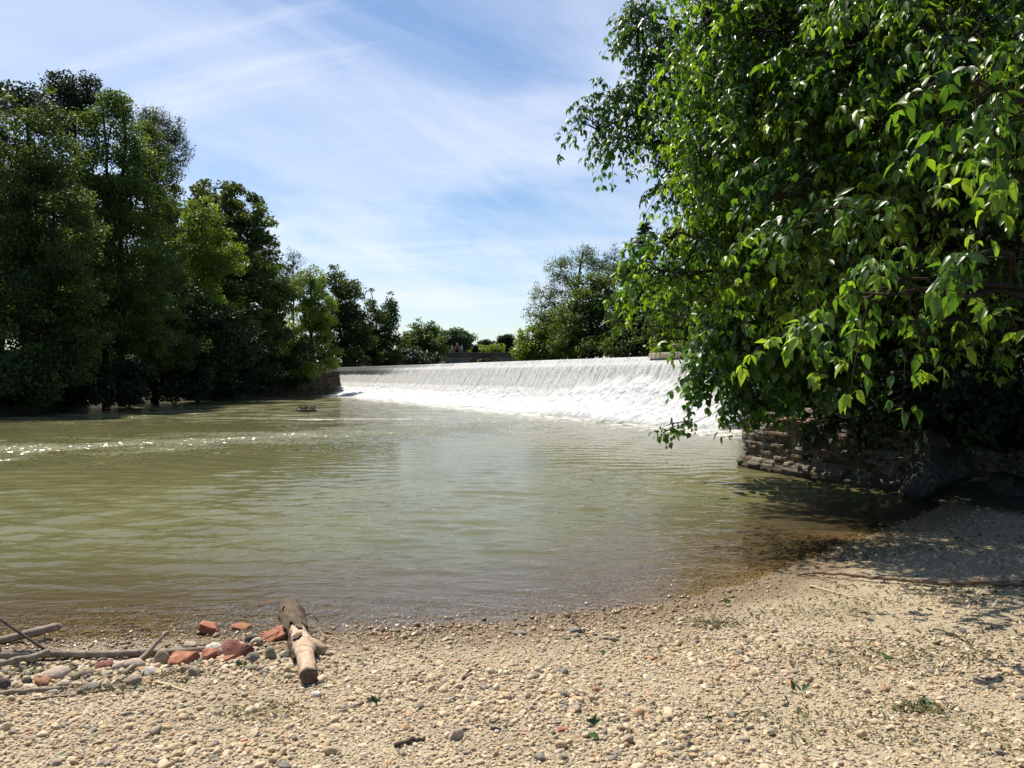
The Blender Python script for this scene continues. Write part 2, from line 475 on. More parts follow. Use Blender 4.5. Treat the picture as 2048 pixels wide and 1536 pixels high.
# ------------------------------------------------------------------ river
wx = np.concatenate([np.arange(-80, -24.5, 1.5), np.arange(-24.5, -7, .10), np.arange(-7, 7.2, .05), np.arange(7.2, 12, .2)])
wy = np.concatenate([np.arange(-80, 3, 1.5), np.arange(3.0, 8, .032), np.arange(8, 14, .05), np.arange(14, 26, .09), np.arange(26, 45, .2), np.arange(45, 90, .4)])
X, Y = np.meshgrid(wx, wy, indexing='ij')
sD = sdf(D, X, Y)
gzv = ground_z(X, Y)
dep = -gzv
amp = sstep(0.0, .45, dep) * .9 + .08
warp = fbm(X * .13, Y * .13, None, 2, 41) * 1.6
H = np.zeros_like(X)
rw = np.random.default_rng(5)
for k in range(34):
    lam = .15 * (5.2 ** rw.random()); th = math.radians(rw.normal(82, 22)); ph = rw.random() * 6.28
    kx, ky = math.cos(th) * 2 * math.pi / lam, math.sin(th) * 2 * math.pi / lam
    env = .5 + .5 * fbm(X * .22 + k * 7.1, Y * .3 + k * 3.3, None, 2, 60 + k)
    q = np.sin(kx * X + ky * Y + ph + warp * 2)
    H += env * .0094 * lam ** .95 * (q + .35 * q * np.abs(q))
near_w = 1 - .82 * sstep(7.5, 17, Y)
Zw = H * amp * near_w * 1.0
w_ = (X - CREST_A[0]) * WN_[0] + (Y - CREST_A[1]) * WN_[1]
keep = ((sD < .9) & (w_ > -.2))
f = grid_faces(len(wx), len(wy))
kf = keep.ravel()[f].all(1)
used = np.zeros(X.size, bool); used[f[kf].ravel()] = True
remap = np.cumsum(used) - 1
mb = MB(); mb.add(np.stack([X, Y, Zw], -1).reshape(-1, 3)[used], [remap[f[kf]]], np.clip(dep, -1, 2).ravel()[used])

t = NT("river_water"); p = t.geo()
depth = t.attr("tint")
cat = lambda sc1, rot, ns, det, dist: t.noise(t.map(p, sc1, (0, 0, math.radians(rot))), ns, det, .55, dist)
rip = t.math('ADD', t.math('MULTIPLY', cat((1.0, 2.4, 1), -22, 2.6, 3, .6), 1.0), t.math('MULTIPLY', cat((1, 1.9, 1), 14, 8.5, 3, .5), .28))
sepw = t.n("ShaderNodeSeparateXYZ"); t.l(p, sepw.inputs[0])
# riffle: the choppy tongue of current that runs from the weir foot towards the left bank
along = t.math('ADD', t.math('MULTIPLY', sepw.outputs[0], .80), t.math('MULTIPLY', sepw.outputs[1], -.0))
rl = t.math('ABSOLUTE', t.math('SUBTRACT', t.math('ADD', sepw.outputs[1], t.math('MULTIPLY', sepw.outputs[0], -.75)), 27.0))
rl2 = t.math('ADD', rl, t.math('MULTIPLY', t.noise(t.map(p, (1, 1.3, 1)), .55, 5, .68), 15.0))
rif = t.math('MULTIPLY', t.rng(rl2, 6.2, 13.0, 1, 0), t.rng(sepw.outputs[0], 2.5, -5.0))
rif2 = t.math('MULTIPLY', t.math('MULTIPLY', t.rng(sepw.outputs[1], 24, 32), t.rng(sepw.outputs[0], 0.0, -7.0)), t.rng(t.noise(t.map(p, (1, 1.6, 1)), .45, 5, .65), .42, .62))
rif = t.math('MAXIMUM', rif, t.math('MULTIPLY', rif2, .85))
farr = t.rng(sepw.outputs[1], 24, 46)
chop = t.noise(t.map(p, (1.0, 1.5, 1), (0, 0, .4)), 5.5, 4, .62, .3)
rip2 = t.math('ADD', rip, t.math('MULTIPLY', chop, t.math('ADD', t.math('MULTIPLY', rif, .5), t.math('MULTIPLY', farr, .4))))
bn0 = t.bump(rip2, t.rng(sepw.outputs[1], 7, 15, .34, .11), .060)
wl = t.n("ShaderNodeTexVoronoi"); t.l(t.map(p, (1.0, .75, 1)), wl.inputs["Vector"]); wl.inputs["Scale"].default_value = 17
wv = t.n("ShaderNodeVectorMath", operation='SUBTRACT'); t.l(wl.outputs["Color"], wv.inputs[0]); wv.inputs[1].default_value = (.5, .5, .5)
wm = t.n("ShaderNodeVectorMath", operation='MULTIPLY'); t.l(wv.outputs[0], wm.inputs[0]); wm.inputs[1].default_value = (1, 1, 0)
wsx = t.n("ShaderNodeVectorMath", operation='SCALE'); t.l(wm.outputs[0], wsx.inputs[0])
t.l(t.math('ADD', t.math('MULTIPLY', rif, 1.15), .035), wsx.inputs["Scale"])
wa = t.n("ShaderNodeVectorMath", operation='ADD'); t.l(bn0, wa.inputs[0]); t.l(wsx.outputs[0], wa.inputs[1])
wn_ = t.n("ShaderNodeVectorMath", operation='NORMALIZE'); t.l(wa.outputs[0], wn_.inputs[0]); bn = wn_.outputs[0]
murk = t.math('SUBTRACT', 1.0, t.math('POWER', 2.718, t.math('MULTIPLY', t.math('MAXIMUM', depth, 0.0), -5.5)))
mn = t.noise(p, .35, 4, .6, .8)
body = t.mix(t.rng(mn, .35, .65), (.130, .128, .056), (.160, .156, .072))
body = t.mix(t.rng(depth, .08, .38, 1, 0), body, (.14, .112, .060))
df = t.n("ShaderNodeBsdfDiffuse"); t.put(df.inputs[0], body)
tp = t.n("ShaderNodeBsdfTransparent"); tp.inputs[0].default_value = (.93, .88, .74, 1)
m1 = t.n("ShaderNodeMixShader"); t.put(m1.inputs[0], murk); t.l(tp.outputs[0], m1.inputs[1]); t.l(df.outputs[0], m1.inputs[2])
gl = t.n("ShaderNodeBsdfGlossy"); t.put(gl.inputs["Roughness"], t.math("ADD", t.math("MULTIPLY", rif, .20), .03)); t.l(bn, gl.inputs["Normal"])
fr = t.n("ShaderNodeFresnel"); fr.inputs[0].default_value = 1.5; t.l(bn, fr.inputs["Normal"])
m2 = t.n("ShaderNodeMixShader"); t.put(m2.inputs[0], t.math('MULTIPLY', fr.outputs[0], .92, True)); t.l(m1.outputs[0], m2.inputs[1]); t.l(gl.outputs[0], m2.inputs[2])
# floating foam: ragged patches drifting down from the weir
def blob(cx, cy, rx, ry, rot=0.0):
    v = t.map(p, (1, 1, 0), (0, 0, 0), (-cx, -cy, 0))
    v = t.map(v, (1 / rx, 1 / ry, 0), (0, 0, rot))
    ln = t.n("ShaderNodeVectorMath", operation='LENGTH'); t.l(v, ln.inputs[0])
    return ln.outputs["Value"]
fo = None
for c in ((-8.0, 30.3, 1.9, .9), (-6.3, 30.6, 1.7, .6), (-14.2, 20.5, .6, .4), (-4.6, 30.6, 2.2, .45)):
    b_ = t.math('SUBTRACT', 1.0, blob(*c))
    fo = b_ if fo is None else t.math('MAXIMUM', fo, b_)
fo = t.math('ADD', fo, t.math('MULTIPLY', t.math('SUBTRACT', t.noise(t.map(p, (1, 1.6, 1)), 2.2, 8, .72, .6), .5), 3.2))
foam_m = t.math('MULTIPLY', t.rng(fo, .30, .95), .8)
dist = t.math('ADD', t.math('MULTIPLY', t.math('SUBTRACT', sepw.outputs[0], float(CREST_A[0])), float(WN_[0])), t.math('MULTIPLY', t.math('SUBTRACT', sepw.outputs[1], float(CREST_A[1])), float(WN_[1])))
lace = t.math('ADD', t.math('MULTIPLY', t.noise(t.map(p, (1, 1, 1)), 2.6, 6, .7, .8), 1.0), t.rng(dist, 3.0, 10.0, .20, -.22))
foam_m = t.math('MAXIMUM', foam_m, t.rng(lace, .58, .80))
fd = t.n("ShaderNodeBsdfDiffuse"); t.put(fd.inputs[0], t.mix(t.rng(dist, 5.0, 14.0), (.74, .74, .70), (.58, .54, .44)))
m3 = t.n("ShaderNodeMixShader"); t.put(m3.inputs[0], t.math('MULTIPLY', foam_m, .92)); t.l(m2.outputs[0], m3.inputs[1]); t.l(fd.outputs[0], m3.inputs[2])
M['water'] = t.done(m3.outputs[0])
o = mb.build("river", M['water'], None, True); tag(o, kind="structure")

# upstream pool, held back by the weir
mb = MB()
pts = np.array([tuple(CREST_A - WN_ * .05 - WT * 1.0), (12, 36), (11, 60), (8, 90), (6, 140), (6, 262), (-18, 262), (-16, 140), (-18, 112), (-22, 95), tuple(CREST_B - WN_ * .05 + WT)])
mb.add(np.c_[pts, np.full(len(pts), UPZ)], [np.arange(len(pts))[None]])
t = NT("pool_water"); p = t.geo()
q = t.noise(t.map(p, (1, 2, 1)), 2.0, 4, .6)
M['pool'] = t.done(t.bsdf((.12, .115, .045), .08, .5, t.bump(q, .4, .05)))
o = mb.build("upstream_water", M['pool']); tag(o, kind="structure")

# ------------------------------------------------------------------ weir
t = NT("concrete"); p = t.geo()
a = t.noise(p, 1.2, 6, .65, .4); b = t.noise(t.map(p, (4, 4, .8)), 1, 5, .6)
M['concrete'] = t.done(t.bsdf(t.mix(t.rng(b, .45, .65), t.ramp(a, [(.3, (.20, .175, .13)), (.7, (.38, .335, .25))]), (.12, .105, .07)), .85, .25, t.bump(a, .4, .02)))
t = NT("wet_concrete"); p = t.geo()
a = t.noise(p, 1.5, 6, .65, .4)
M['wetconcrete'] = t.done(t.bsdf(t.ramp(a, [(.3, (.03, .03, .024)), (.7, (.075, .07, .055))]), .3, .5, t.bump(a, .4, .02)))
def crest_pt(u, w, z):
    q = CREST_A + WT * u + WN_ * w
    return (q[0], q[1], z)
weir = thing("weir", (*(CREST_A + WT * WLEN / 2), 0), "long concrete weir crossing the river diagonally under the white falling water", "weir")
prof = [(-1.3, -1.4), (-1.3, 2.3), (-.9, WZ - .07), (.05, WZ - .07), (.30, 2.3), (.55, 1.7), (.85, 1.05), (1.3, .5), (2.0, .08), (2.6, -.5), (2.6, -1.4)]
mb = MB()
us = np.linspace(-.8, WLEN + 1.5, 40)
V = np.array([[crest_pt(u, w, z - (.30 if w > .1 else .07) if 0 < w < 2.3 else z) for (w, z) in prof] for u in us])
mb.add(V.reshape(-1, 3), [grid_faces(len(us), len(prof)), np.arange(len(prof))[None], (np.arange(len(prof)) + (len(us)-1) * len(prof))[None, ::-1]])
mb.build("body", M['wetconcrete'], weir)
mb = MB()
pc = [(-.9, WZ - .10), (-.9, 2.76), (.12, 2.76), (.16, 2.71), (.17, 2.50)]
us = np.linspace(-.8, 7.6, 12)
V = np.array([[crest_pt(u, w, z) for (w, z) in pc] for u in us])
mb.add(V.reshape(-1, 3), [grid_faces(len(us), len(pc)), np.arange(len(pc))[None], (np.arange(len(pc)) + (len(us)-1) * len(pc))[None, ::-1]])
mb.build("dry_sill", M['concrete'], weir)

# the sheet of falling water: a curtain that turns to foam and piles up at the foot
NU, NV = 1500, 96
uu = .0 + (WLEN) * (np.linspace(0, 1, NU) ** 1.25)
vv = np.linspace(0, 1, NV)
wprof = np.interp(vv, [0, .06, .12, .22, .34, .46, .58, .70, .82, .92, 1], [-.5, -.05, .10, .30, .55, .85, 1.25, 1.8, 2.5, 3.3, 4.1])
zprof = np.interp(vv, [0, .06, .12, .22, .34, .46, .58, .70, .82, .92, 1], [WZ, WZ + .015, WZ - .11, 2.24, 1.70, 1.12, .66, .34, .14, .04, -.05])
UU, VV = np.meshgrid(uu, vv, indexing='ij')
Wd = np.broadcast_to(wprof, UU.shape).copy(); Zd = np.broadcast_to(zprof, UU.shape).copy()
front = .50 + .13 * fbm(UU * .16, UU * 0, None, 3, 21) + .05 * fbm(UU * 1.1, UU * 0, None, 2, 22)
surge = np.exp(-((UU - 7.5) / 4.5) ** 2)                       # the big splash mound near the right end
front = front - .16 * surge
foam = sstep(front - .05, front + .14, VV)
st = fbm(UU * 4.2, VV * 4.0 + UU * .25, None, 4, 31)
lump = fbm(UU * 2.6 + VV * 3, VV * 4, None, 5, 33, .6)
fine_ = fbm(UU * 5.5, VV * 26, None, 3, 35)
fall = sstep(.12, .25, VV)
Wd += fall * (1 - foam) * .13 * (.5 + .5 * st) + foam * (.09 * lump + .06 * fine_ + .35 * surge) * (1 - .4 * sstep(.8, 1, VV))
Zd += foam * (.05 * np.maximum(lump, -.3) + .04 * fine_ + .24 * surge + .07) * (1 - sstep(.86, 1, VV))
Wd += sstep(.7, 1, VV) * (.9 * fbm(UU * .35, UU * 0, None, 3, 37) + .25 * fbm(UU * 2, UU * 0, None, 2, 38))
Zd = np.where(VV > .985, -.05, Zd)
pos = CREST_A[None, None] + WT * UU[..., None] + WN_ * Wd[..., None]
mb = MB(); mb.add(np.concatenate([pos, Zd[..., None]], -1).reshape(-1, 3), [grid_faces(NU, NV)], VV.ravel())
ob_uv = np.stack([UU.ravel(), VV.ravel()], 1)
t = NT("falling_water")
v = t.attr("tint"); u = t.attr("along"); fm = t.attr("foam")
cb = t.n("ShaderNodeCombineXYZ"); t.l(u, cb.inputs[0]); t.l(v, cb.inputs[1])
c0 = cb.outputs[0]
s1 = t.noise(t.map(c0, (6.5, 3.4, 1), (0, 0, .10)), 1.0, 6, .68, .3)
s2 = t.noise(t.map(c0, (9.0, 22, 1)), 1.0, 5, .7, .4)
s3 = t.noise(t.map(c0, (.35, .8, 1)), 1.0, 3, .6)
farl = t.rng(u, 27, 50)
thick = t.math('ADD', t.math('MULTIPLY', s1, .60), t.math('ADD', t.math('MULTIPLY', s2, .40), t.math('MULTIPLY', t.math('SUBTRACT', s3, .5), .35)))
thr = t.rng(v, .13, .21, .47, .24)
thr = t.math('ADD', thr, t.math('MULTIPLY', t.math('MULTIPLY', farl, t.rng(v, .27, .37, 1, 0)), .46))
whit = t.math('ADD', t.math('SUBTRACT', thick, thr), .06)
whit = t.math('MAXIMUM', t.rng(whit, -.05, .12), fm)
whit = t.math('MAXIMUM', whit, t.math('MULTIPLY', t.math('SUBTRACT', .80, t.math('MULTIPLY', farl, .8)), t.rng(v, .10, .19)))
wc = t.mix(fm, t.mix(t.rng(t.math('ADD', t.math('MULTIPLY', s2, .6), t.math('MULTIPLY', s1, .4)), .36, .58), (.56, .56, .54), (.86, .86, .84)), (.82, .83, .84))
wd = t.bsdf(wc, .55, .3, t.bump(t.math('ADD', s2, t.math('MULTIPLY', s1, .7)), .8, .12))
tl = t.n("ShaderNodeBsdfTranslucent"); tl.inputs[0].default_value = (.85, .87, .88, 1)
mw = t.n("ShaderNodeMixShader"); mw.inputs[0].default_value = .30; t.l(wd, mw.inputs[1]); t.l(tl.outputs[0], mw.inputs[2])
gw = t.bsdf(t.mix(farl, (.24, .24, .215), (.02, .02, .015)), t.math('ADD', .2, t.math('MULTIPLY', farl, .4)), .3, t.bump(s1, .5, .06))  # far end painted near black, for dark trees mirrored in the smooth water
mm = t.n("ShaderNodeMixShader"); t.put(mm.inputs[0], whit); t.l(gw, mm.inputs[1]); t.l(mw.outputs[0], mm.inputs[2])
tpp = t.n("ShaderNodeBsdfTransparent")
edge = t.n("ShaderNodeMixShader")
hole = t.math('MULTIPLY', t.rng(t.math('ADD', v, t.math('MULTIPLY', t.math('SUBTRACT', s2, .5), .16)), .90, 1.0), 1.0)
t.put(edge.inputs[0], hole); t.l(mm.outputs[0], edge.inputs[1]); t.l(tpp.outputs[0], edge.inputs[2])
M['fall'] = t.done(edge.outputs[0])
wf = mb.build("waterfall_water", M['fall'], None, True)
for nm, arr in (("along", UU), ("foam", foam)):
    a_ = wf.data.attributes.new(nm, 'FLOAT', 'POINT'); a_.data.foreach_set("value", arr.ravel().astype(np.float32))
tag(wf, "sheet of white water falling over the weir and foaming at its foot", "waterfall", kind="structure")
# drops thrown up at the foot
rd = np.random.default_rng(15)
n = 5200
du = rd.random(n) ** 1.3 * WLEN; dw = 1.6 + rd.random(n) * 1.9; dz = rd.exponential(.16, n) + .12 + .8 * np.clip(2.2 - dw, 0, 1) * rd.random(n)
dz += .35 * np.exp(-((du - 7.5) / 4.5) ** 2) * rd.random(n)
c = np.array([crest_pt(a, b, q) for a, b, q in zip(du, dw, dz)])
rad = .008 + .022 * rd.random(n) ** 2
oct_ = np.array([(1,0,0), (-1,0,0), (0,1,0), (0,-1,0), (0,0,1), (0,0,-1)], float)
of = np.array([(0,2,4), (2,1,4), (1,3,4), (3,0,4), (2,0,5), (1,2,5), (3,1,5), (0,3,5)])
mb = MB(); mb.add((c[:, None] + oct_[None] * rad[:, None, None]).reshape(-1, 3), [(of[None] + (np.arange(n) * 6)[:, None, None]).reshape(-1, 3)])
t = NT("spray_drops"); M['drops'] = t.done(t.bsdf((.85, .86, .87), .3, .5))
o = mb.build("spray", M['drops'], None, True); tag(o, "white drops of spray thrown up along the foot of the weir", "spray", kind="stuff")

# ------------------------------------------------------------------ trees
def instance_leaves(mb, tmpl, tf, pos, direc, normal, size, tint):
    y = nrm(direc); x = nrm(np.cross(y, normal)); z = np.cross(x, y)
    s = np.asarray(size, float).reshape(-1, 1, 1)
    v = pos[:, None] + s * (x[:, None] * tmpl[None, :, 0:1] + y[:, None] * tmpl[None, :, 1:2] + z[:, None] * tmpl[None, :, 2:3])
    k = len(tmpl)
    off = (np.arange(len(pos)) * k)[:, None, None]
    mb.add(v.reshape(-1, 3), [(f[None] + off).reshape(-1, f.shape[1]) for f in tf], np.repeat(np.clip(tint, 0, 1), k))
FAR_T = np.array([(0, 0, 0), (.42, .5, .10), (0, 1.05, -.08), (-.42, .5, .10)], float)
FAR_F = [np.array([(0, 1, 2), (0, 2, 3)])]
_r = [(0, 0), (.14, .16), (.38, .25), (.68, .15), (1.0, 0)]
_v = []
for (yy, hw) in _r:
    _v.append((0, yy, -.16 * yy * yy))
for (yy, hw) in _r[1:4]:
    _v.append((hw, yy, -.16 * yy * yy + hw * .38)); _v.append((-hw, yy, -.16 * yy * yy + hw * .38))
NEAR_T = np.array(_v, float)          # 0-4 midrib, 5/6 7/8 9/10 right/left edge
NEAR_F = [np.array([(0, 5, 1), (0, 1, 6), (9, 4, 3), (10, 3, 4)]), np.array([(1, 5, 7, 2), (2, 7, 9, 3), (6, 1, 2, 8), (8, 2, 3, 10)])]
_r2 = [(0, 0), (.10, .26), (.38, .42), (.70, .28), (1.0, 0)]
_v = [(0, yy, -.10 * yy * yy) for yy, _ in _r2]
for (yy, hw) in _r2[1:4]:
    _v.append((hw, yy, -.10 * yy * yy + hw * .28)); _v.append((-hw, yy, -.10 * yy * yy + hw * .28))
ROUND_T = np.array(_v, float)

def limb_path(rng, a, b, n=7, sag=.0, wob=.12):
    a, b = np.asarray(a, float), np.asarray(b, float)
    s = np.linspace(0, 1, n)
    L = np.linalg.norm(b - a)
    p = a[None] + (b - a)[None] * s[:, None]
    p[:, 2] += np.sin(s * math.pi) * L * sag
    w = rng.normal(0, wob * L / n * 1.6, p.shape); w[0] = 0; w[-1] = 0
    p = p + w
    p[1:-1] = (p[:-2] + 2 * p[1:-1] + p[2:]) / 4
    return p

def tree(name, base, label, cat, lobes, mat, bark='bark', nclump=120, per=170, cr=.75, leaf=.17, group=None, seed=1, tr=.22, stems=1,
         flat=.6, droop=0.0, shell=.45, sprout=0, twiggy=0, limbs=True, low=0.0):
    """lobes: (x, y, z, rx, ry, rz) in world metres"""
    rng = np.random.default_rng(seed)
    base = np.asarray(base, float)
    root = thing(name, Vector(base), label, cat, group)
    lo = np.array(lobes, float)
    vol = lo[:, 3] * lo[:, 4] * lo[:, 5]
    wsel = rng.choice(len(lo), nclump, p=vol ** .7 / (vol ** .7).sum())
    d = nrm(rng.normal(size=(nclump, 3)))
    rr = shell + (1 - shell) * rng.random(nclump) ** .7
    cc = lo[wsel, :3] + d * rr[:, None] * lo[wsel, 3:]
    # a few sprouting shoots above the outline keep it ragged
    if sprout:
        k = rng.choice(nclump, sprout)
        ex = cc[k] + np.c_[rng.normal(0, .25, sprout), rng.normal(0, .25, sprout), rng.random(sprout) * 1.3 + .3]
        cc = np.concatenate([cc, ex])
    cs = cr * (.55 + .8 * rng.random(len(cc)))
    if sprout: cs[nclump:] *= .5
    # skeleton
    tb = MB()
    skel = []
    top = lo[np.argmax(lo[:, 2] + lo[:, 5] * .5)]
    for sidx in range(stems):
        off = rng.normal(0, .5, 2) if stems > 1 else np.zeros(2)
        b0 = base + np.array([off[0], off[1], -.3])
        tgt = lo[sidx % len(lo)] if stems > 1 else top
        pth = limb_path(rng, b0, (tgt[0] + off[0], tgt[1] + off[1], tgt[2] + tgt[5] * .45), 9, 0, .09)
        rad = tr * np.linspace(1, .18, 9) ** .8; rad[0] *= 1.35
        tb.tube(pth, rad, 9, .18, seed + sidx)
        skel.append((pth, rad))
        if limbs:
            for q in lo:
                j = int(np.clip(np.searchsorted(pth[:, 2], q[2] - q[5] * .9 - .12 * abs(q[2])), 2, 7))
                l = limb_path(rng, pth[j], q[:3] + (0, 0, q[5] * .2), 7, .06, .14)
                rl = np.linspace(rad[j] * .6, rad[j] * .12, 7)
                tb.tube(l, rl, 6, .12, seed + 5)
                skel.append((l, rl))
    sp = np.concatenate([s_[0] for s_ in skel]); sr = np.concatenate([s_[1] for s_ in skel])
    dd = ((cc[:, None] - sp[None]) ** 2).sum(-1) + np.where(sp[None, :, 2] > cc[:, None, 2], 1.5, 0)
    nn = dd.argmin(1)
    mid = (sp[nn] + cc) / 2 + rng.normal(0, .10, cc.shape) + (0, 0, .1)
    tb.cones(sp[nn], mid, np.minimum(sr[nn] * .5, .05), .018, 4)
    tb.cones(mid, cc, .018, .008, 3)
    if twiggy:
        e0 = np.repeat(cc, twiggy, 0)
        ed = nrm(rng.normal(size=e0.shape) + (0, 0, .35) + .5 * np.repeat(nrm(cc - mid), twiggy, 0))
        e1 = e0 + ed * (np.repeat(cs, twiggy)[:, None] * (.5 + rng.random((len(e0), 1))))
        tb.cones(e0, e1, .012, .005, 3)
    tb.build("trunk", M[bark], root, True)
    # leaves
    nl = np.maximum((per * (cs / cr) ** 2 * (.7 + .6 * rng.random(len(cc)))).astype(int), 6)
    idx = np.repeat(np.arange(len(cc)), nl)
    N = len(idx)
    off = rng.normal(size=(N, 3)); off = nrm(off) * (rng.random((N, 1)) ** .45)
    off *= np.c_[cs[idx], cs[idx], cs[idx] * flat]
    pos = cc[idx] + off
    if droop: pos[:, 2] -= droop * (off[:, 0] ** 2 + off[:, 1] ** 2) / np.maximum(cs[idx], .1)
    outw = nrm(pos - lo[np.minimum(np.r_[wsel, np.zeros(len(cc) - nclump, int)], len(lo)-1)][idx, :3] + 1e-3)
    nor = nrm(rng.normal(size=(N, 3)) * .75 + (0, 0, .75) + outw * .4)
    di = nrm(rng.normal(size=(N, 3)) + outw * .5 + (0, 0, -.35))
    lb = MB()
    base_t = .42 + .20 * rng.normal(size=len(cc))[idx] + .17 * rng.normal(size=N)
    pos[:, 2] = np.maximum(pos[:, 2], low) if low else pos[:, 2]
    instance_leaves(lb, FAR_T, FAR_F, pos, di, nor, leaf * (.65 + .7 * rng.random(N)), base_t)
    lb.build("crown", M[mat], root, False)
    return root

def lob(px, py, y, rpx, rpz, depth=None):
    """a crown lobe: its centre and half sizes in photo pixels, at distance y"""
    c = at(px, py, y); k = y / F
    return (c.x, c.y, c.z, rpx * k, depth if depth else rpx * k, rpz * k)
LB = "trees along the left bank"; RB = "trees along the right bank above the weir"; BK = "far trees beyond the weir pool"
def base_of(px, y): 
    x = (px - CX) / F * y
    return (x, y, gz(x, y))

tree("riverside_tree", base_of(70, 36.5), "tall dark tree of several slender stems at the picture's left edge", "tree",
     [lob(60, 300, 37, 85, 120), lob(95, 450, 36, 90, 130), lob(40, 590, 36, 100, 120), lob(120, 620, 36, 80, 130), lob(20, 420, 37, 80, 130), lob(95, 730, 35.5, 95, 60)],
     'leaf_dark', nclump=300, per=210, cr=.75, leaf=.125, group=LB, seed=3, tr=.16, stems=4, sprout=20)
tree("riverside_tree", base_of(-10, 46), "bluish dark broad crown behind the slender stems at far left", "tree",
     [lob(20, 240, 47, 75, 75), lob(70, 215, 47, 55, 50), lob(-60, 300, 46, 110, 120), lob(-80, 480, 46, 120, 150), lob(20, 420, 48, 110, 160)],
     'leaf_blue', nclump=200, per=140, cr=.95, leaf=.2, group=LB, seed=4, tr=.3)
tree("riverside_tree", base_of(140, 56), "dark open crowned tree rising highest above the left bank", "tree",
     [lob(145, 168, 56, 42, 26), lob(105, 205, 56, 50, 34), lob(172, 196, 56, 22, 18), lob(150, 205, 56, 40, 26), lob(120, 250, 56, 60, 44), lob(150, 220, 56, 44, 34), lob(110, 350, 56, 70, 80), lob(120, 480, 56, 80, 80)],
     'leaf_blue', nclump=190, per=125, cr=.85, leaf=.17, group=LB, seed=5, tr=.3, sprout=0, shell=.3)
tree("riverside_tree", base_of(235, 42), "bright green tall tree with a pointed top, second rank of the left bank", "tree",
     [lob(238, 212, 43, 24, 26), lob(228, 250, 43, 56, 50), lob(225, 340, 43, 80, 70), lob(270, 400, 43, 70, 90), lob(180, 430, 42, 70, 90), lob(255, 520, 42, 95, 110), lob(200, 630, 41, 100, 110), lob(290, 640, 41.5, 70, 80)],
     'leaf_green', nclump=330, per=220, cr=.75, leaf=.125, group=LB, seed=6, tr=.2, stems=2, sprout=25)
tree("riverside_tree", base_of(318, 47), "deep green tree leaning from behind the bright pointed one", "tree",
     [lob(300, 300, 48, 38, 52), lob(318, 390, 48, 42, 70), lob(325, 500, 47, 50, 80), lob(310, 610, 46, 60, 90), lob(340, 690, 45, 55, 60)],
     'leaf_dark', nclump=190, per=220, cr=.75, leaf=.125, group=LB, seed=7, tr=.18, sprout=12)
tree("bare_tree", base_of(335, 60), "almost leafless tree showing grey twigs against the sky on the left", "tree",
     [lob(325, 262, 60, 45, 42), lob(352, 300, 60, 32, 36), lob(300, 235, 60, 28, 24), lob(338, 340, 60, 24, 20)],
     'leaf_grey', 'bark_grey', nclump=210, per=11, cr=.6, leaf=.15, group=LB, seed=8, tr=.2, twiggy=9, shell=.35)
tree("riverside_tree", base_of(455, 62), "big domed chestnut with dense rounded crown on the left bank", "tree",
     [lob(430, 395, 62, 62, 40), lob(485, 425, 62, 52, 45), lob(500, 480, 62, 42, 50), lob(420, 480, 61, 75, 70), lob(460, 570, 60, 80, 80), lob(430, 670, 58, 90, 70)],
     'leaf_dark', nclump=230, per=150, cr=.8, leaf=.24, group=LB, seed=9, tr=.32, sprout=6, flat=.5, droop=.25)
tree("riverside_tree", base_of(405, 52), "olive yellow tree standing in front of the domed chestnut", "tree",
     [lob(405, 440, 53, 42, 42), lob(385, 500, 53, 48, 45), lob(440, 510, 53, 45, 45), lob(400, 590, 52, 60, 60)],
     'leaf_yellow', nclump=150, per=210, cr=.7, leaf=.125, group=LB, seed=10, tr=.18, sprout=10)
tree("riverside_tree", base_of(400, 49), "black green low tree hanging over the water under the olive one", "tree",
     [lob(380, 640, 49, 75, 60), lob(440, 690, 51, 80, 60), lob(350, 730, 47, 60, 45)],
     'leaf_ivy', nclump=120, per=140, cr=.8, leaf=.18, group=LB, seed=11, tr=.18, droop=.3)
tree("riverside_tree", base_of(528, 64), "mid green loose tree between the domed chestnut and the yellow willow", "tree",
     [lob(530, 530, 64, 36, 36), lob(515, 590, 64, 55, 50), lob(560, 600, 64, 42, 50), lob(520, 680, 62, 65, 60)],
     'leaf_green', nclump=160, per=120, cr=.72, leaf=.17, group=LB, seed=12, tr=.18, sprout=22)
tree("bare_tree", base_of(585, 72), "thin leafless shoots sticking up beside the yellow willow", "tree",
     [lob(588, 525, 72, 16, 34), lob(575, 560, 72, 18, 28)],
     'leaf_grey', 'bark_grey', nclump=60, per=8, cr=.6, leaf=.14, group=LB, seed=13, tr=.1, twiggy=6)
tree("willow", base_of(625, 69), "yellow green willow drooping over the left end of the weir", "tree",
     [lob(622, 565, 69, 34, 42), lob(640, 620, 68, 34, 45), lob(610, 640, 68, 45, 50), lob(648, 690, 67, 28, 45), lob(600, 700, 67, 40, 40), lob(652, 732, 65, 24, 20), lob(600, 742, 64, 46, 22)],
     'leaf_yellow', nclump=210, per=170, cr=.62, leaf=.13, group=LB, seed=14, tr=.18, sprout=20, droop=.5)
for i, (px, y, py, rp, rz, lb_) in enumerate([
        (30, 33, 775, 80, 45, "dark leafy bush at the waterline on the far left edge"), (190, 38, 775, 90, 32, "dark bush overhanging the water below the slender stems"),
        (330, 46, 770, 80, 28, "dark bush at the waterline under the deep green tree"), (455, 54, 765, 80, 30, "black green bush at the waterline below the domed chestnut"),
        (560, 62, 745, 60, 32, "dark bush above the bank wall left of the weir")]):
    tree("waterside_bush", base_of(px, y + 1), lb_, "bush", [lob(px, py, y + .6, rp, rz), lob(px - rp * .7, py - rz * .8, y + 1.2, rp * .7, rz), lob(px + rp * .6, py - rz * .9, y + 1.2, rp * .6, rz)],
         'leaf_ivy' if i else 'leaf_dark', nclump=90, per=110, cr=.55, leaf=.16, group="bushes at the left waterline", seed=30 + i, tr=.05, low=.06, droop=.3)
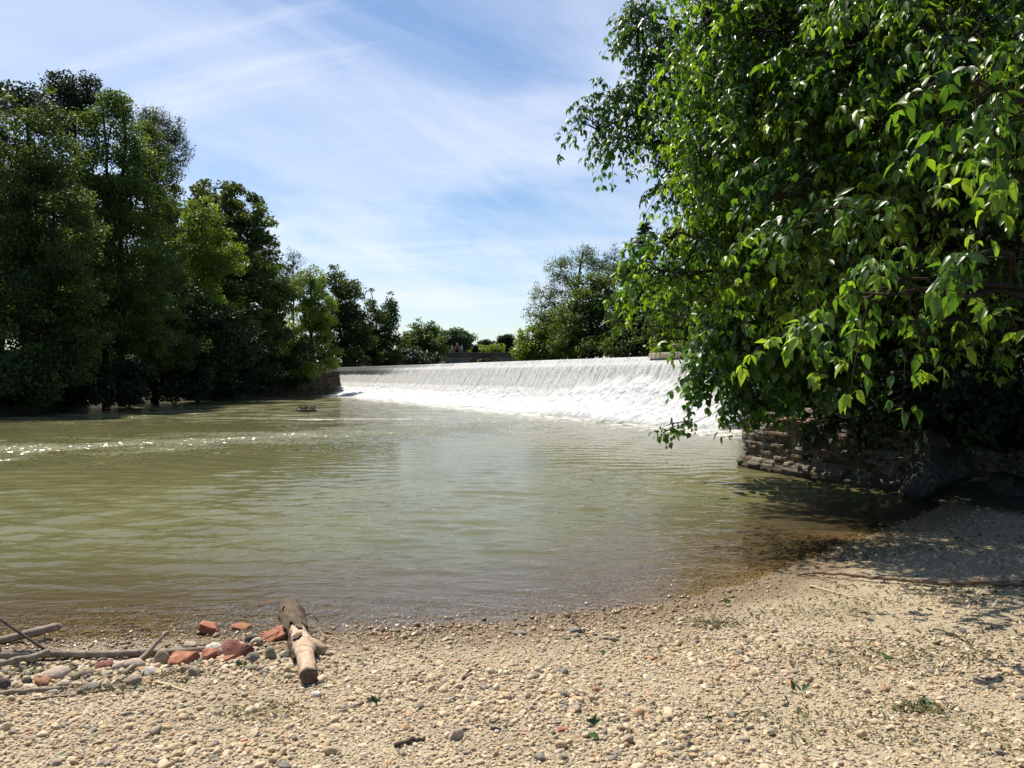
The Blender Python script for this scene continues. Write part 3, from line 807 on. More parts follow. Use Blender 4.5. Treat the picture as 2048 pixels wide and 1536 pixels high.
# the wood behind the left bank
for i, (px, y, py, rp) in enumerate([(-120, 62, 420, 150), (60, 66, 470, 150), (230, 68, 500, 140), (380, 72, 560, 120), (500, 80, 610, 100)]):
    tree("woodland_tree", base_of(px, y), ["dark woodland tree at the outer left edge", "dark woodland tree deep behind the slender stems", "dark woodland tree deep behind the bright pointed tree",
         "dark woodland tree behind the olive one", "dark woodland tree behind the loose mid green one"][i], "tree",
         [lob(px, py, y, rp, 150), lob(px - rp * .5, py + 130, y, rp, 110), lob(px + rp * .5, py + 120, y, rp * .8, 110)],
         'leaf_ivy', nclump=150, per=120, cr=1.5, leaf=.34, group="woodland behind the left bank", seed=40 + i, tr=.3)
# beyond the weir, left side
tree("riverside_tree", base_of(690, 92), "tall dark green tree just beyond the left end of the weir", "tree",
     [lob(670, 570, 93, 34, 36), lob(700, 600, 92, 36, 42), lob(675, 650, 92, 48, 48), lob(715, 670, 91, 45, 45), lob(680, 710, 90, 45, 30)],
     'leaf_dark', nclump=200, per=110, cr=.95, leaf=.23, group=BK, seed=15, tr=.22, sprout=26)
tree("riverside_tree", base_of(765, 98), "dark green tree with two thin leader shoots beyond the weir", "tree",
     [lob(743, 600, 98, 9, 30), lob(782, 622, 98, 10, 24), lob(760, 650, 98, 34, 34), lob(775, 685, 97, 26, 32), lob(735, 690, 97, 30, 35), lob(760, 715, 96, 40, 18)],
     'leaf_dark', nclump=170, per=105, cr=.85, leaf=.23, group=BK, seed=16, tr=.2, sprout=20)
tree("riverside_tree", base_of(848, 125), "light green rounded tree left of the bridge", "tree",
     [lob(845, 672, 125, 36, 24), lob(825, 695, 124, 30, 24), lob(872, 690, 124, 24, 24)],
     'leaf_green', nclump=130, per=110, cr=1.0, leaf=.28, group=BK, seed=17, tr=.2, sprout=14)
tree("waterside_bush", base_of(825, 113), "dark bush at the pool edge before the light rounded tree", "bush",
     [lob(822, 712, 114, 30, 18), lob(855, 720, 114, 28, 12)], 'leaf_blue', nclump=60, per=100, cr=.9, leaf=.26, seed=18, tr=.06)
tree("riverside_tree", base_of(915, 172), "grey green tree behind the brick gable on the bridge", "tree",
     [lob(900, 682, 172, 22, 20), lob(928, 685, 172, 18, 20), lob(910, 672, 172, 16, 14)], 'leaf_grey', nclump=90, per=110, cr=1.2, leaf=.36, group=BK, seed=19, tr=.25, sprout=10)
tree("distant_tree", base_of(975, 215), "flat topped dark umbrella pine far beyond the bridge", "tree",
     [lob(974, 687, 215, 16, 4, 2.5)], 'leaf_blue', nclump=50, per=100, cr=.9, leaf=.35, seed=20, tr=.22)
tree("distant_tree", base_of(976, 185), "low yellow green trees seen over the middle of the bridge", "tree",
     [lob(962, 700, 185, 16, 8), lob(990, 700, 185, 14, 9)], 'leaf_yellow', nclump=60, per=90, cr=1.2, leaf=.34, seed=21, tr=.15)
tree("distant_tree", base_of(1014, 190), "small round dark tree above the right end of the bridge", "tree",
     [lob(1014, 684, 190, 15, 15), lob(1008, 694, 190, 13, 12)], 'leaf_ivy', nclump=70, per=110, cr=1.1, leaf=.34, seed=22, tr=.22)
tree("distant_tree", base_of(950, 175), "thin dark cypress standing behind the bridge parapet", "tree",
     [lob(950, 700, 175, 3.5, 10, .5)], 'leaf_ivy', nclump=30, per=60, cr=.5, leaf=.26, seed=23, tr=.1, limbs=False)
tree("waterside_bush", base_of(958, 172), "dark bushes seen through the bridge arch", "bush",
     [lob(935, 724, 168, 16, 8), lob(975, 724, 168, 20, 8), lob(1005, 722, 168, 14, 9), lob(890, 724, 168, 20, 9)], 'leaf_dark', nclump=70, per=80, cr=1.0, leaf=.34, seed=118, tr=.05)
tree("distant_tree", base_of(930, 235), "low grey green belt of trees closing the view behind the gable", "tree",
     [lob(880, 700, 235, 22, 11), lob(925, 700, 235, 24, 12), lob(965, 704, 235, 22, 9), lob(1005, 704, 235, 22, 9)], 'leaf_grey', nclump=110, per=90, cr=1.5, leaf=.42, seed=119, tr=.25)
# beyond the weir, right side
tree("riverside_tree", base_of(1085, 95), "olive bush like tree at the right end of the bridge", "tree",
     [lob(1072, 682, 97, 30, 32), lob(1100, 660, 96, 32, 36), lob(1050, 705, 96, 26, 18), lob(1110, 700, 95, 36, 24)],
     'leaf_yellow', nclump=150, per=115, cr=.95, leaf=.23, group=RB, seed=24, tr=.15, sprout=12)
tree("bare_tree", base_of(1140, 78), "sparsely leaved pale tree with visible dark limbs right of the bridge", "tree",
     [lob(1120, 545, 78, 35, 35), lob(1165, 520, 78, 40, 28), lob(1085, 600, 78, 32, 35), lob(1200, 540, 78, 30, 30), lob(1140, 590, 78, 50, 45), lob(1075, 640, 78, 25, 25)],
     'leaf_pale', 'bark', nclump=220, per=36, cr=.72, leaf=.15, group=RB, seed=25, tr=.3, twiggy=6, shell=.3)
tree("riverside_tree", base_of(1180, 62), "dense mid green tree in front of the sparse pale one", "tree",
     [lob(1185, 590, 62, 50, 40), lob(1150, 640, 62, 50, 45), lob(1220, 620, 61, 50, 50), lob(1180, 690, 61, 70, 30), lob(1240, 680, 60, 50, 36)],
     'leaf_green', nclump=250, per=125, cr=.75, leaf=.17, group=RB, seed=26, tr=.2, sprout=16)
tree("riverside_tree", base_of(1270, 54), "darker green tree between the dense mid green one and the box elder", "tree",
     [lob(1265, 560, 54, 45, 45), lob(1290, 640, 53, 60, 60), lob(1340, 600, 53, 60, 70), lob(1270, 690, 52, 60, 26)],
     'leaf_dark', nclump=210, per=125, cr=.75, leaf=.17, group=RB, seed=27, tr=.2, sprout=10)
tree("bare_tree", base_of(1232, 70), "thin leafless shoots above the dense mid green tree", "tree",
     [lob(1230, 520, 70, 14, 30), lob(1212, 530, 70, 12, 22)], 'leaf_grey', 'bark_grey', nclump=50, per=6, cr=.55, leaf=.14, group=RB, seed=28, tr=.1, twiggy=6)
# a conifer with tiered drooping boughs
cb_ = base_of(1292, 96)
root = thing("conifer", Vector(cb_), "dark conifer top with tiered boughs beyond the box elder", "tree", RB)
ctop = at(1292, 432, 96)
rc = np.random.default_rng(77)
tb = MB(); tb.tube(np.linspace(np.array(cb_) - (0, 0, .3), np.array(ctop), 8), np.linspace(.38, .03, 8), 8); tb.build("trunk", M['bark'], root, True)
lb = MB(); P_, D_ = [], []
for zt in np.arange(.05, 1, .028):
    for a in rc.random(7) * 6.283:
        L = .35 + 5.2 * zt * (.7 + .5 * rc.random())
        z0 = ctop.z - (ctop.z - cb_[2]) * zt
        for s in np.linspace(.1, 1, 12):
            for q in range(5):
                P_.append((ctop.x + math.cos(a) * L * s + rc.normal(0, .16), ctop.y + math.sin(a) * L * s + rc.normal(0, .16), z0 - .35 * L * s + .18 * L * s * s + rc.normal(0, .08)))
                D_.append((math.cos(a) + rc.normal(0, .4), math.sin(a) + rc.normal(0, .4), -.3))
P_ = np.array(P_); D_ = np.array(D_)
instance_leaves(lb, FAR_T * (.6, 1.3, 1), FAR_F, P_, D_, rc.normal(0, .3, P_.shape) + (0, 0, 1), .30, .4 + .2 * rc.normal(size=len(P_)))
lb.build("crown", M['leaf_blue'], root)
# right bank beside and behind the box elder
for i, (px, y, lobes_, mat_, lbl) in enumerate([
        (1390, 38, [lob(1345, 690, 40, 26, 22), lob(1400, 690, 38, 40, 24), lob(1370, 655, 40, 36, 36)], 'leaf_yellow', "yellowish bush standing over the dry right end of the weir"),
        (1430, 34, [lob(1440, 560, 34, 110, 110), lob(1380, 640, 34, 70, 60), lob(1500, 640, 33, 110, 80)], 'leaf_green', "mid green tree behind the box elder at the weir abutment"),
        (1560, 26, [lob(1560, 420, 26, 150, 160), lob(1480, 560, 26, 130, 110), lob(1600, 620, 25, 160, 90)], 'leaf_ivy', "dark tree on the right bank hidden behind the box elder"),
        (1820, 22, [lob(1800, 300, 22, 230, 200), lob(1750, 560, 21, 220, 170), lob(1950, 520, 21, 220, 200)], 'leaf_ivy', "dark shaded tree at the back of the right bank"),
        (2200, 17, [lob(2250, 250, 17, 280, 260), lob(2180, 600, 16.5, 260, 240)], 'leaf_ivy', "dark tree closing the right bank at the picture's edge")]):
    tree("bank_tree", base_of(px, y), lbl, "tree", lobes_, mat_, nclump=170, per=120, cr=.8, leaf=.17, group="trees on the right bank below the weir", seed=50 + i, tr=.16, sprout=8)

# the big overhanging box elder: pendulous sprays of three-part leaves
def sprays(rng, lobes, leaf, dens, inner=0.5, slen=(.30, .58), nodes=5, down=.6, tm=NEAR_T, laterals=2, clip_above=None):
    """returns leaf arrays and twig segments for sprays growing out of the given lobes (world metres)"""
    P, Dr, Sc, SL = [], [], [], []
    for q in lobes:
        c = np.array(q[:3]); r = np.array(q[3:6])
        area = 4 * math.pi * ((r[0]*r[1])**1.6 + (r[0]*r[2])**1.6 + (r[1]*r[2])**1.6) ** (1/1.6) / 3 ** (1/1.6)
        n = max(int(area * dens), 4)
        d = nrm(rng.normal(size=(n, 3)))
        rr = inner + (1 - inner) * rng.random(n) ** .6
        P.append(c + d * r * rr[:, None] * .92)
        Dr.append(nrm(d * (1, 1, .5) + rng.normal(0, .35, (n, 3)) + (0, 0, -.15)))
        Sc.append(np.full(n, leaf if len(q) < 7 else q[6]) * (1.08 if c[1] < 7.3 and leaf > .11 and leaf < .12 else 1.0))
    P = np.concatenate(P); Dr = np.concatenate(Dr); Sc = np.concatenate(Sc)
    n = len(P)
    SL = rng.uniform(*slen, n) * Sc / leaf
    tt = np.linspace(.22, 1, nodes)
    stem = lambda s: P[:, None] + SL[:, None, None] * (Dr[:, None] * s[None, :, None] + np.array([0, 0, -1.])[None, None] * (down * s ** 2)[None, :, None])
    S0 = stem(np.linspace(0, 1, 5))
    segs = [(S0[:, i], S0[:, i+1]) for i in range(4)]
    nodesP = stem(tt)
    tang = nrm(Dr[:, None] + np.array([0, 0, -1.]) * (2 * down * tt)[None, :, None])
    side = nrm(np.cross(tang, np.array([0, 0, 1.]) + .35 * rng.normal(size=(n, 1, 3))))
    B, LD, LN, LS, LT = [], [], [], [], []
    tone = .40 + .21 * rng.normal(size=n)
    pet0, pet1 = [], []
    for sg in (-1, 1, 0):
        if sg == 0:
            np_, tg, sd_ = nodesP[:, -1:], tang[:, -1:], side[:, -1:]
            pd = nrm(tg + .2 * rng.normal(size=tg.shape))
        else:
            np_, tg, sd_ = nodesP, tang, side
            pd = nrm(sd_ * sg + .55 * tg + .28 * rng.normal(size=tg.shape) + (0, 0, .05))
        m = np_.shape[1]
        pl = (Sc[:, None] * rng.uniform(.45, .9, (n, m)))[..., None]
        tipp = np_ + pd * pl + np.array([0, 0, -.18]) * pl
        pet0.append(np_.reshape(-1, 3)); pet1.append(tipp.reshape(-1, 3))
        s2 = nrm(np.cross(pd, np.array([0, 0, 1.]) + .2 * rng.normal(size=pd.shape)))
        for k in range(laterals + 1):
            if k == 0:
                bp = tipp; ld = pd * .55 + np.array([0, 0, -.85])
            else:
                sgn = -1 if k % 2 else 1
                bp = np_ + (tipp - np_) * (.82 if k < 3 else .5)
                ld = pd * .35 + s2 * sgn * .75 + np.array([0, 0, -.55])
            ld = nrm(ld + .28 * rng.normal(size=ld.shape))
            up = np.array([0, 0, 1.]) + pd * .55 + Dr[:, None] * .35 + .38 * rng.normal(size=ld.shape)
            B.append(bp.reshape(-1, 3)); LD.append(ld.reshape(-1, 3)); LN.append(nrm(up).reshape(-1, 3))
            LS.append((Sc[:, None] * rng.uniform(.42, 1.18, (n, m)) * (1.0 if k == 0 else .82)).ravel())
            tip_light = np.linspace(-.20, .30, m) if m > 1 else np.array([.36])  # older leaves darker, range widened so the tint carries the crown's inner shade
            LT.append((tone[:, None] + tip_light[None] + .10 * rng.normal(size=(n, m))).ravel())
    return (np.concatenate(B), np.concatenate(LD), np.concatenate(LN), np.concatenate(LS), np.concatenate(LT)), segs, (np.concatenate(pet0), np.concatenate(pet1)), P, Dr

def near_plant(name, base, label, cat, lobes, trunk_pts, trunk_r, mat, leaf, dens, seed, filler=0, tm=NEAR_T, nodes=5, slen=(.30, .58), laterals=2, bark='bark', inner=.5, group=None, fill_leaf=.13, crown_name="crown"):
    rng = np.random.default_rng(seed)
    root = thing(name, Vector(base), label, cat, group)
    (B, LD, LN, LS, LT), segs, (q0, q1), P, Dr = sprays(rng, lobes, leaf, dens, inner, slen, nodes, laterals=laterals)
    lb = MB()
    instance_leaves(lb, tm, NEAR_F, B, LD, LN, LS, LT)
    if filler:
        lo = np.array([q[:6] for q in lobes]); vol = (lo[:, 3]*lo[:, 4]*lo[:, 5])
        w = rng.choice(len(lo), filler, p=vol / vol.sum())
        d = nrm(rng.normal(size=(filler, 3))) * (rng.random((filler, 1)) ** (1/3)) * .82
        pos = lo[w, :3] + d * lo[w, 3:]
        instance_leaves(lb, tm, NEAR_F, pos, nrm(rng.normal(size=pos.shape) + (0, 0, -.7)), nrm(rng.normal(size=pos.shape) * .6 + (0, 0, 1)), fill_leaf * rng.uniform(.6, 1.1, filler), .16 + .14 * rng.normal(size=filler))  # inner leaves tinted dark, the crown's interior shade put into their colour
    lb.build(crown_name, M[mat], root, True)
    tb = MB(); rad = np.linspace(trunk_r, trunk_r * .35, len(trunk_pts)); rad[0] *= 1.3
    tp_ = np.array(trunk_pts, float)
    tb.tube(tp_, rad, 12, .15, seed)
    tb.build("trunk", M[bark], root, True)
    bb = MB(); sk = [tp_]
    for q in lobes:
        c = np.array(q[:3])
        dd = np.linalg.norm(tp_ - c, axis=1) + np.where(tp_[:, 2] > c[2], 1.0, 0)
        j = int(dd.argmin())
        l = limb_path(rng, tp_[j], c + (rng.normal(0, .1, 3)), 9, .05, .12)
        bb.tube(l, np.linspace(min(rad[j] * .55, .055), .012, 9), 6, .1, seed)
        sk.append(l)
    S = np.concatenate(sk)
    nn = np.empty(len(P), int)
    for a in range(0, len(P), 500):
        nn[a:a+500] = ((P[a:a+500, None] - S[None]) ** 2).sum(-1).argmin(1)
    mid = (S[nn] + P) / 2 + rng.normal(0, .04, P.shape)
    bb.cones(S[nn], mid, .011, .008, 4); bb.cones(mid, P, .008, .005, 4)
    for (a, b) in segs: bb.cones(a, b, .004, .003, 3)
    bb.cones(q0, q1, .0016, .0012, 3)
    bb.build("branches", M[bark], root, True)
    return root
def nl(px, py, y, rpx, rpz, depth, leaf=None):
    q = lob(px, py, y, rpx, rpz, depth)
    return q + ((leaf,) if leaf else ())
bx, by = 7.4, 9.6
near_plant("box_elder", (bx, by, gz(bx, by)), "big box elder with bright drooping compound leaves overhanging the gravel beach", "tree",
    [nl(1440, 40, 8.8, 85, 85, .8), nl(1425, 190, 8.8, 80, 70, .8), nl(1560, 60, 8.2, 130, 110, 1.0), nl(1550, 230, 8.2, 130, 90, 1.0), nl(1430, 320, 8.8, 70, 50, .7),
     nl(1350, 490, 8.8, 60, 26, .5), nl(1440, 455, 8.8, 90, 44, .7), nl(1560, 390, 8.2, 110, 60, .8), nl(1405, 400, 8.9, 34, 26, .4), nl(1310, 545, 9, 36, 20, .35), nl(1400, 540, 8.9, 56, 26, .5), nl(1360, 585, 9.4, 30, 18, .4), nl(1320, 560, 9.6, 30, 24, .4),
     nl(1720, 90, 7.2, 130, 120, .9), nl(1720, 290, 7.2, 110, 70, .7), nl(1900, 70, 6.4, 120, 110, .8), nl(1900, 270, 6.2, 90, 50, .6), nl(2080, 120, 5.8, 90, 130, .6), nl(2100, 360, 5.6, 60, 60, .4), nl(1560, 530, 8.6, 90, 40, .6),
     nl(1740, 590, 4.9, 40, 18, .2), nl(1830, 575, 4.8, 56, 26, .25), nl(1950, 520, 4.8, 60, 22, .25), nl(1610, 460, 6.7, 66, 32, .35), nl(1570, 360, 7.0, 56, 36, .4), nl(1690, 420, 6.4, 60, 34, .35), nl(1990, 170, 4.3, 36, 40, .2), nl(2050, 230, 4.4, 34, 50, .2),
     nl(1500, 120, 11, 130, 130, 1.1), nl(1640, 60, 11.5, 150, 150, 1.2), nl(1530, 340, 11, 110, 90, .9), nl(1700, 260, 11.5, 150, 130, 1.1), nl(1850, 180, 11, 150, 150, 1.1), nl(1680, 460, 11, 130, 70, .9), nl(1850, 420, 10.5, 150, 90, .9), nl(2020, 330, 10, 150, 130, .9),  # deep lobes behind the front ones, added for the shade they cast
     nl(1560, 470, 10, 100, 56, .8), nl(1640, 560, 9.8, 80, 32, .6), nl(1480, 300, 10.3, 80, 80, .8), nl(1650, 650, 6, 36, 20, .22), nl(1930, 570, 8.6, 130, 50, .7), nl(1790, 590, 9, 100, 46, .6), nl(2060, 480, 7.5, 110, 70, .6),  # filling lobes, the first few added to throw shade on the gravel
     (5.6, 6.2, 5.6, 1.3, 1.3, .7), (7.2, 8.2, 5.4, 1.5, 1.5, .8), (7.4, 5.4, 5.2, 1.4, 1.3, .7), (8.6, 10.2, 5.2, 1.5, 1.5, .9), (5.6, 8.6, 6.6, 1.3, 1.2, .8), (4.4, 10.6, 6.8, 1.3, 1.2, .8), nl(1500, -170, 10.5, 150, 130, 1.2), nl(1720, -210, 10.5, 190, 150, 1.4), nl(1950, -120, 10, 170, 150, 1.3), nl(2200, 50, 9, 180, 200, 1.3), nl(1650, -120, 8.4, 150, 90, 1.0), nl(1900, -130, 7.5, 180, 90, 1.1), nl(2200, -60, 7.0, 150, 140, 1.0)],  # unseen lobes above and beside the view, added to block sun and sky
    [(bx, by, gz(bx, by) - .2), (7.3, 9.55, 2.0), (7.1, 9.5, 3.2), (6.6, 9.4, 4.6), (6.2, 9.2, 6.0), (6.0, 9.0, 7.6), (5.9, 8.8, 8.6)], .22, 'leaf_near', .112, 11, 91, filler=16000)
near_plant("maple", (8.2, 13.2, gz(8.2, 13.2)), "dark green tree with small leaves reaching out left against the sky", "tree",
    [nl(1290, 60, 12.5, 55, 60, .7), nl(1330, 130, 12.5, 60, 70, .8), nl(1240, 205, 12.5, 60, 35, .6), nl(1190, 235, 12.5, 32, 28, .4), nl(1235, 275, 12.5, 38, 30, .5), nl(1320, 230, 12.5, 60, 70, .8),
     nl(1345, 375, 12.5, 22, 22, .4), nl(1375, 330, 12.5, 40, 70, .7), nl(1270, 20, 12.5, 30, 30, .4), nl(1500, 100, 12.5, 130, 150, 1.2), nl(1650, 250, 12.8, 160, 200, 1.4)],
    [(8.2, 13.2, gz(8.2, 13.2) - .2), (8.0, 13.2, 2.5), (7.6, 13.1, 4.4), (7.0, 13.0, 6.2), (6.4, 12.8, 8.2)], .2, 'leaf_shrub', .115, 13, 92, filler=3000, nodes=4, slen=(.2, .45), laterals=2, inner=.3)
near_plant("wall_shrub", (5.9, 13.6, gz(5.9, 13.6)), "round leaved fresh green shrub spilling over the ruined wall", "shrub",
    [nl(1500, 630, 11.4, 85, 45, .7), nl(1570, 690, 11.6, 90, 45, .7), nl(1500, 735, 12.6, 60, 34, .5), nl(1418, 735, 13.0, 40, 24, .4), nl(1620, 640, 11.2, 90, 55, .7), nl(1425, 675, 12.2, 45, 30, .4),
     nl(1540, 785, 13.2, 55, 14, .3), nl(1470, 785, 13.2, 30, 18, .3), nl(1655, 735, 11.8, 60, 36, .5)],
    [(5.9, 13.6, gz(5.9, 13.6) - .2), (5.7, 13.4, 1.6), (5.4, 13.1, 2.1), (5.1, 12.8, 2.7)], .07, 'leaf_shrub', .145, 15, 93, filler=2500, tm=ROUND_T, nodes=4, slen=(.25, .5), laterals=1, inner=.25)
# the single twig that hangs out over the water from the wall shrub
near_plant("hanging_twig", tuple(at(1450, 815, 11.6)), "thin twig with a few leaves hanging low over the water before the foam", "twig",
    [nl(1320, 862, 11.4, 14, 6, .06), nl(1345, 856, 11.4, 14, 7, .06), nl(1372, 850, 11.4, 12, 6, .05)],
    [tuple(at(1470, 795, 11.8)), tuple(at(1425, 828, 11.6)), tuple(at(1385, 846, 11.4)), tuple(at(1315, 858, 11.4))], .006, 'leaf_shrub', .10, 45, 94, tm=ROUND_T, nodes=2, slen=(.05, .10), laterals=0, inner=.2, crown_name="leaves")
# ivy and undergrowth on the shaded bank
near_plant("ivy", (7.2, 11.6, gz(7.2, 11.6)), "dark ivy and bramble mat covering the shaded bank under the box elder", "ivy",
    [nl(1890, 800, 11.3, 110, 50, .6), nl(2040, 830, 10.9, 110, 60, .6), nl(1730, 800, 12.0, 80, 30, .4), nl(1700, 830, 12.6, 90, 40, .7), nl(1830, 780, 12.8, 120, 60, .9), nl(1980, 800, 12.2, 120, 80, .9), nl(2150, 760, 11.5, 150, 110, 1.0), nl(1900, 650, 13.5, 160, 80, 1.0), nl(1700, 650, 13.6, 110, 110, .9), nl(2150, 560, 12, 160, 120, 1.0)],
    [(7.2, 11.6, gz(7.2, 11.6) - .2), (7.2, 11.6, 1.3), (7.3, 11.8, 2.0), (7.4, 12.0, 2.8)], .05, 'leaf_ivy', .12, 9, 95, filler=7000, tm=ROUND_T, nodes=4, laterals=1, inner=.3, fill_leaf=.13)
# ------------------------------------------------------------------ walls, boulder, bridge, chapel
def masonry_mat(name, patch, bright=1.0):
    t = NT(name); p = t.geo(); s = t.attr("tint")
    z = t.n("ShaderNodeSeparateXYZ"); t.l(p, z.inputs[0])
    k = bright
    brick = t.ramp(s, [(0, (.06*k, .045*k, .03*k)), (.35, (.15*k, .085*k, .055*k)), (.65, (.20*k, .145*k, .10*k)), (1, (.27*k, .23*k, .175*k))])
    a = t.noise(p, 3.0, 6, .65, .6); b = t.noise(p, 26, 4, .65)
    c = t.mix(t.rng(a, .50, .60), brick, (.24*k, .22*k, .185*k))                     # lime render left on the face
    c = t.mix(t.math('MULTIPLY', t.rng(b, .44, .58), .75), c, (.035, .034, .022))      # grime
    c = t.mix(t.rng(t.math('ADD', z.outputs[2], t.math('MULTIPLY', a, .3)), .22, .42, .85, 0), c, (.06, .05, .028))   # damp, weed-grown foot
    return t.done(t.bsdf(c, .88, .2, t.bump(b, .8, .015)))
M['masonry'] = masonry_mat("old_masonry", True)
M['masonry_dark'] = masonry_mat("damp_masonry", True, .28)  # masonry dimmed throughout, the left bank's shade put into its colour
def masonry(name, path, tops, mat, parent, step=.02, zstep=.011, thick=.55, seed=3, big=.06, course=.075, jut=.05):
    path = np.array(path, float)
    seg = np.linalg.norm(np.diff(path, axis=0), axis=1); S = np.r_[0, np.cumsum(seg)]
    s = np.arange(0, S[-1], step)
    px = np.interp(s, S, path[:, 0]); py = np.interp(s, S, path[:, 1]); tp = np.interp(s, S, tops)
    for _ in range(int(.25 / step)): px[1:-1] = (px[:-2] + 2*px[1:-1] + px[2:]) / 4; py[1:-1] = (py[:-2] + 2*py[1:-1] + py[2:]) / 4
    tx, ty = np.gradient(px), np.gradient(py); L = np.hypot(tx, ty)
    nx_, ny_ = -ty / L, tx / L
    tp = tp + .10 * fbm(s * 1.3, s * 0, None, 3, seed) + .05 * np.round(2 * fbm(s * 3, s * 0, None, 2, seed + 1)) 
    zmin = -.9
    nz = int((tp.max() - zmin) / zstep)
    q = np.linspace(0, 1, nz); nb = max(int(thick / .04), 4)
    SS, Q = np.meshgrid(s, q, indexing='ij')
    ZZ = zmin + Q * (tp[:, None] - zmin)
    ci = np.floor(ZZ / course + .25 * fbm(SS * .8, ZZ * 0, None, 2, seed + 2)).astype(np.int64)
    bi = np.floor(SS / (course * 4.2) + _h(ci, ci * 0, ci * 0, seed) * 1.0).astype(np.int64)
    rn = _h(ci, bi, ci * 0, seed + 4)
    fr = ZZ / course - np.floor(ZZ / course)
    off = jut * (rn - .5) * 2 - .018 * (fr < .16) + big * fbm(SS * 1.1, ZZ * 1.6, None, 4, seed + 5) + .14 * (1 - sstep(.05, .26, ZZ)) - .05 * sstep(.8, 1, Q) + .02 * fbm(SS * 14, ZZ * 18, None, 3, seed + 6)
    X = px[:, None] + nx_[:, None] * off; Y = py[:, None] + ny_[:, None] * off
    tint = np.clip(rn * .8 + .2 * _h(bi, ci, ci * 0, seed + 9), 0, 1)
    bk = np.linspace(0, 1, nb + 1)[1:]
    Xb = X[:, -1:] - nx_[:, None] * thick * bk; Yb = Y[:, -1:] - ny_[:, None] * thick * bk
    Zb = tp[:, None] + .05 * fbm(np.broadcast_to(s[:, None], Xb.shape) * 6, bk[None] * 4 + 0 * Xb, None, 3, seed + 7) - .12 * bk[None] ** 2
    X = np.c_[X, Xb, Xb[:, -1:]]; Y = np.c_[Y, Yb, Yb[:, -1:]]; Z = np.c_[ZZ, Zb, np.full((len(s), 1), zmin)]
    T = np.c_[tint, np.broadcast_to(tint[:, -1:], Xb.shape), tint[:, -1:]]
    mb = MB(); mb.add(np.stack([X, Y, Z], -1).reshape(-1, 3), [grid_faces(len(s), X.shape[1])], T.ravel())
    return mb.build(name, M[mat], parent, False)
root = thing("ruined_wall", (5.2, 13.4, 0), "ruined brick and stone wall end standing in the water under the shrub", "wall")
masonry("masonry_face", [(7.7, 10.7), (6.4, 11.25), (5.75, 12.2), (5.15, 13.2), (4.72, 14.3), (4.62, 14.95), (4.85, 15.5), (5.6, 16.4), (6.8, 17.2)], [.55, .75, 1.05, 1.05, 1.05, 1.0, .95, 1.0, 1.0], 'masonry', root)
mb = MB()
rb = np.random.default_rng(8)
cpt = at(1596, 852, 13.25)
for k in range(46):
    l = rb.random() ; px_, py_ = cpt.x + rb.normal(0, .26), cpt.y + rb.normal(0, .30)
    hh = max(0, .22 - .5 * math.hypot(px_ - cpt.x, py_ - cpt.y))
    mb.box(px_ + .25, py_ + .1, .98 + rb.random() * hh, .10 + .12 * rb.random(), .08 + .06 * rb.random(), .04, rb.random() * 3, rb.random(), .008)
t = NT("brick_rubble"); p = t.geo(); b = t.noise(p, 30, 4, .6)
M['rubble'] = t.done(t.bsdf(t.mix(t.rng(b, .4, .62), t.ramp(t.attr("tint"), [(0, (.34, .18, .10)), (.6, (.44, .30, .19)), (1, (.5, .42, .32))]), (.24, .19, .13)), .9, .2, t.bump(b, .6, .01)))
mb.build("brick_rubble", M['rubble'], root)

import bmesh
def ico(sub):
    b = bmesh.new(); bmesh.ops.create_icosphere(b, subdivisions=sub, radius=1)
    b.verts.index_update()
    v = np.array([x.co[:] for x in b.verts]); f = np.array([[q.index for q in x.verts] for x in b.faces]); b.free()
    return v, f
ICO4, ICO3 = ico(5), ico(4)
def stone_shape(seed, sx, sy, sz, lump=.22, flat=.0, tmpl=ICO3, angular=0.0):
    v, f = tmpl
    v = v.copy(); rg = np.random.default_rng(seed)
    if angular:                                     # planed-off faces
        for _ in range(9):
            n_ = nrm(rg.normal(size=3)); dd = v @ n_; lim = .55 + .3 * rg.random()
            v = v - np.outer(np.maximum(dd - lim, 0) * angular, n_)
    o = rg.random(3) * 50
    r = 1 + lump * fbm(v[:, 0] * 1.1 + o[0], v[:, 1] * 1.1 + o[1], v[:, 2] * 1.1 + o[2], 4, seed)[:, None] + .02 * fbm(v[:, 0] * 9, v[:, 1] * 9, v[:, 2] * 9, 2, seed)[:, None]
    return v * r * (sx, sy, sz), f
def stone(name, x, y, z, sx, sy, sz, rz, mat, seed, label, cat="stone", group=None, lump=.22, angular=0.0, tmpl=ICO3, sink=.30, tilt=0.0):
    v, f = stone_shape(seed, sx, sy, sz, lump, 0, tmpl, angular)
    ct, st_ = math.cos(tilt), math.sin(tilt)
    v = np.stack([v[:, 0], v[:, 1]*ct - v[:, 2]*st_, v[:, 1]*st_ + v[:, 2]*ct], 1)
    c, q = math.cos(rz), math.sin(rz)
    v = np.stack([v[:, 0]*c - v[:, 1]*q + x, v[:, 0]*q + v[:, 1]*c + y, v[:, 2] + z + sz * (1 - 2 * sink) * .8], 1)
    mb = MB(); mb.add(v, [f])
    return tag(recenter(mb.build(name, M[mat], None, True)), label, cat, group)
t = NT("mossy_rock"); p = t.geo(); a = t.noise(p, 2.4, 6, .65, .5); b = t.noise(p, 18, 5, .65)
M['rock'] = t.done(t.bsdf(t.mix(t.rng(b, .45, .62), t.ramp(a, [(.35, (.035, .032, .026)), (.65, (.105, .095, .075))]), (.03, .035, .018)), .9, .2, t.bump(b, .8, .03)))
stone("boulder", 6.5, 11.5, .0, .75, .6, .62, .5, 'rock', 21, "large dark boulder at the water's edge right of the ruined wall", "boulder", None, .3, .97, ICO4, .25)
stone("boulder", 7.3, 10.9, .0, .5, .36, .30, 1.1, 'rock', 22, "smaller dark boulder in deep shade where beach meets bank", "boulder", None, .3, .7, ICO4, .25)
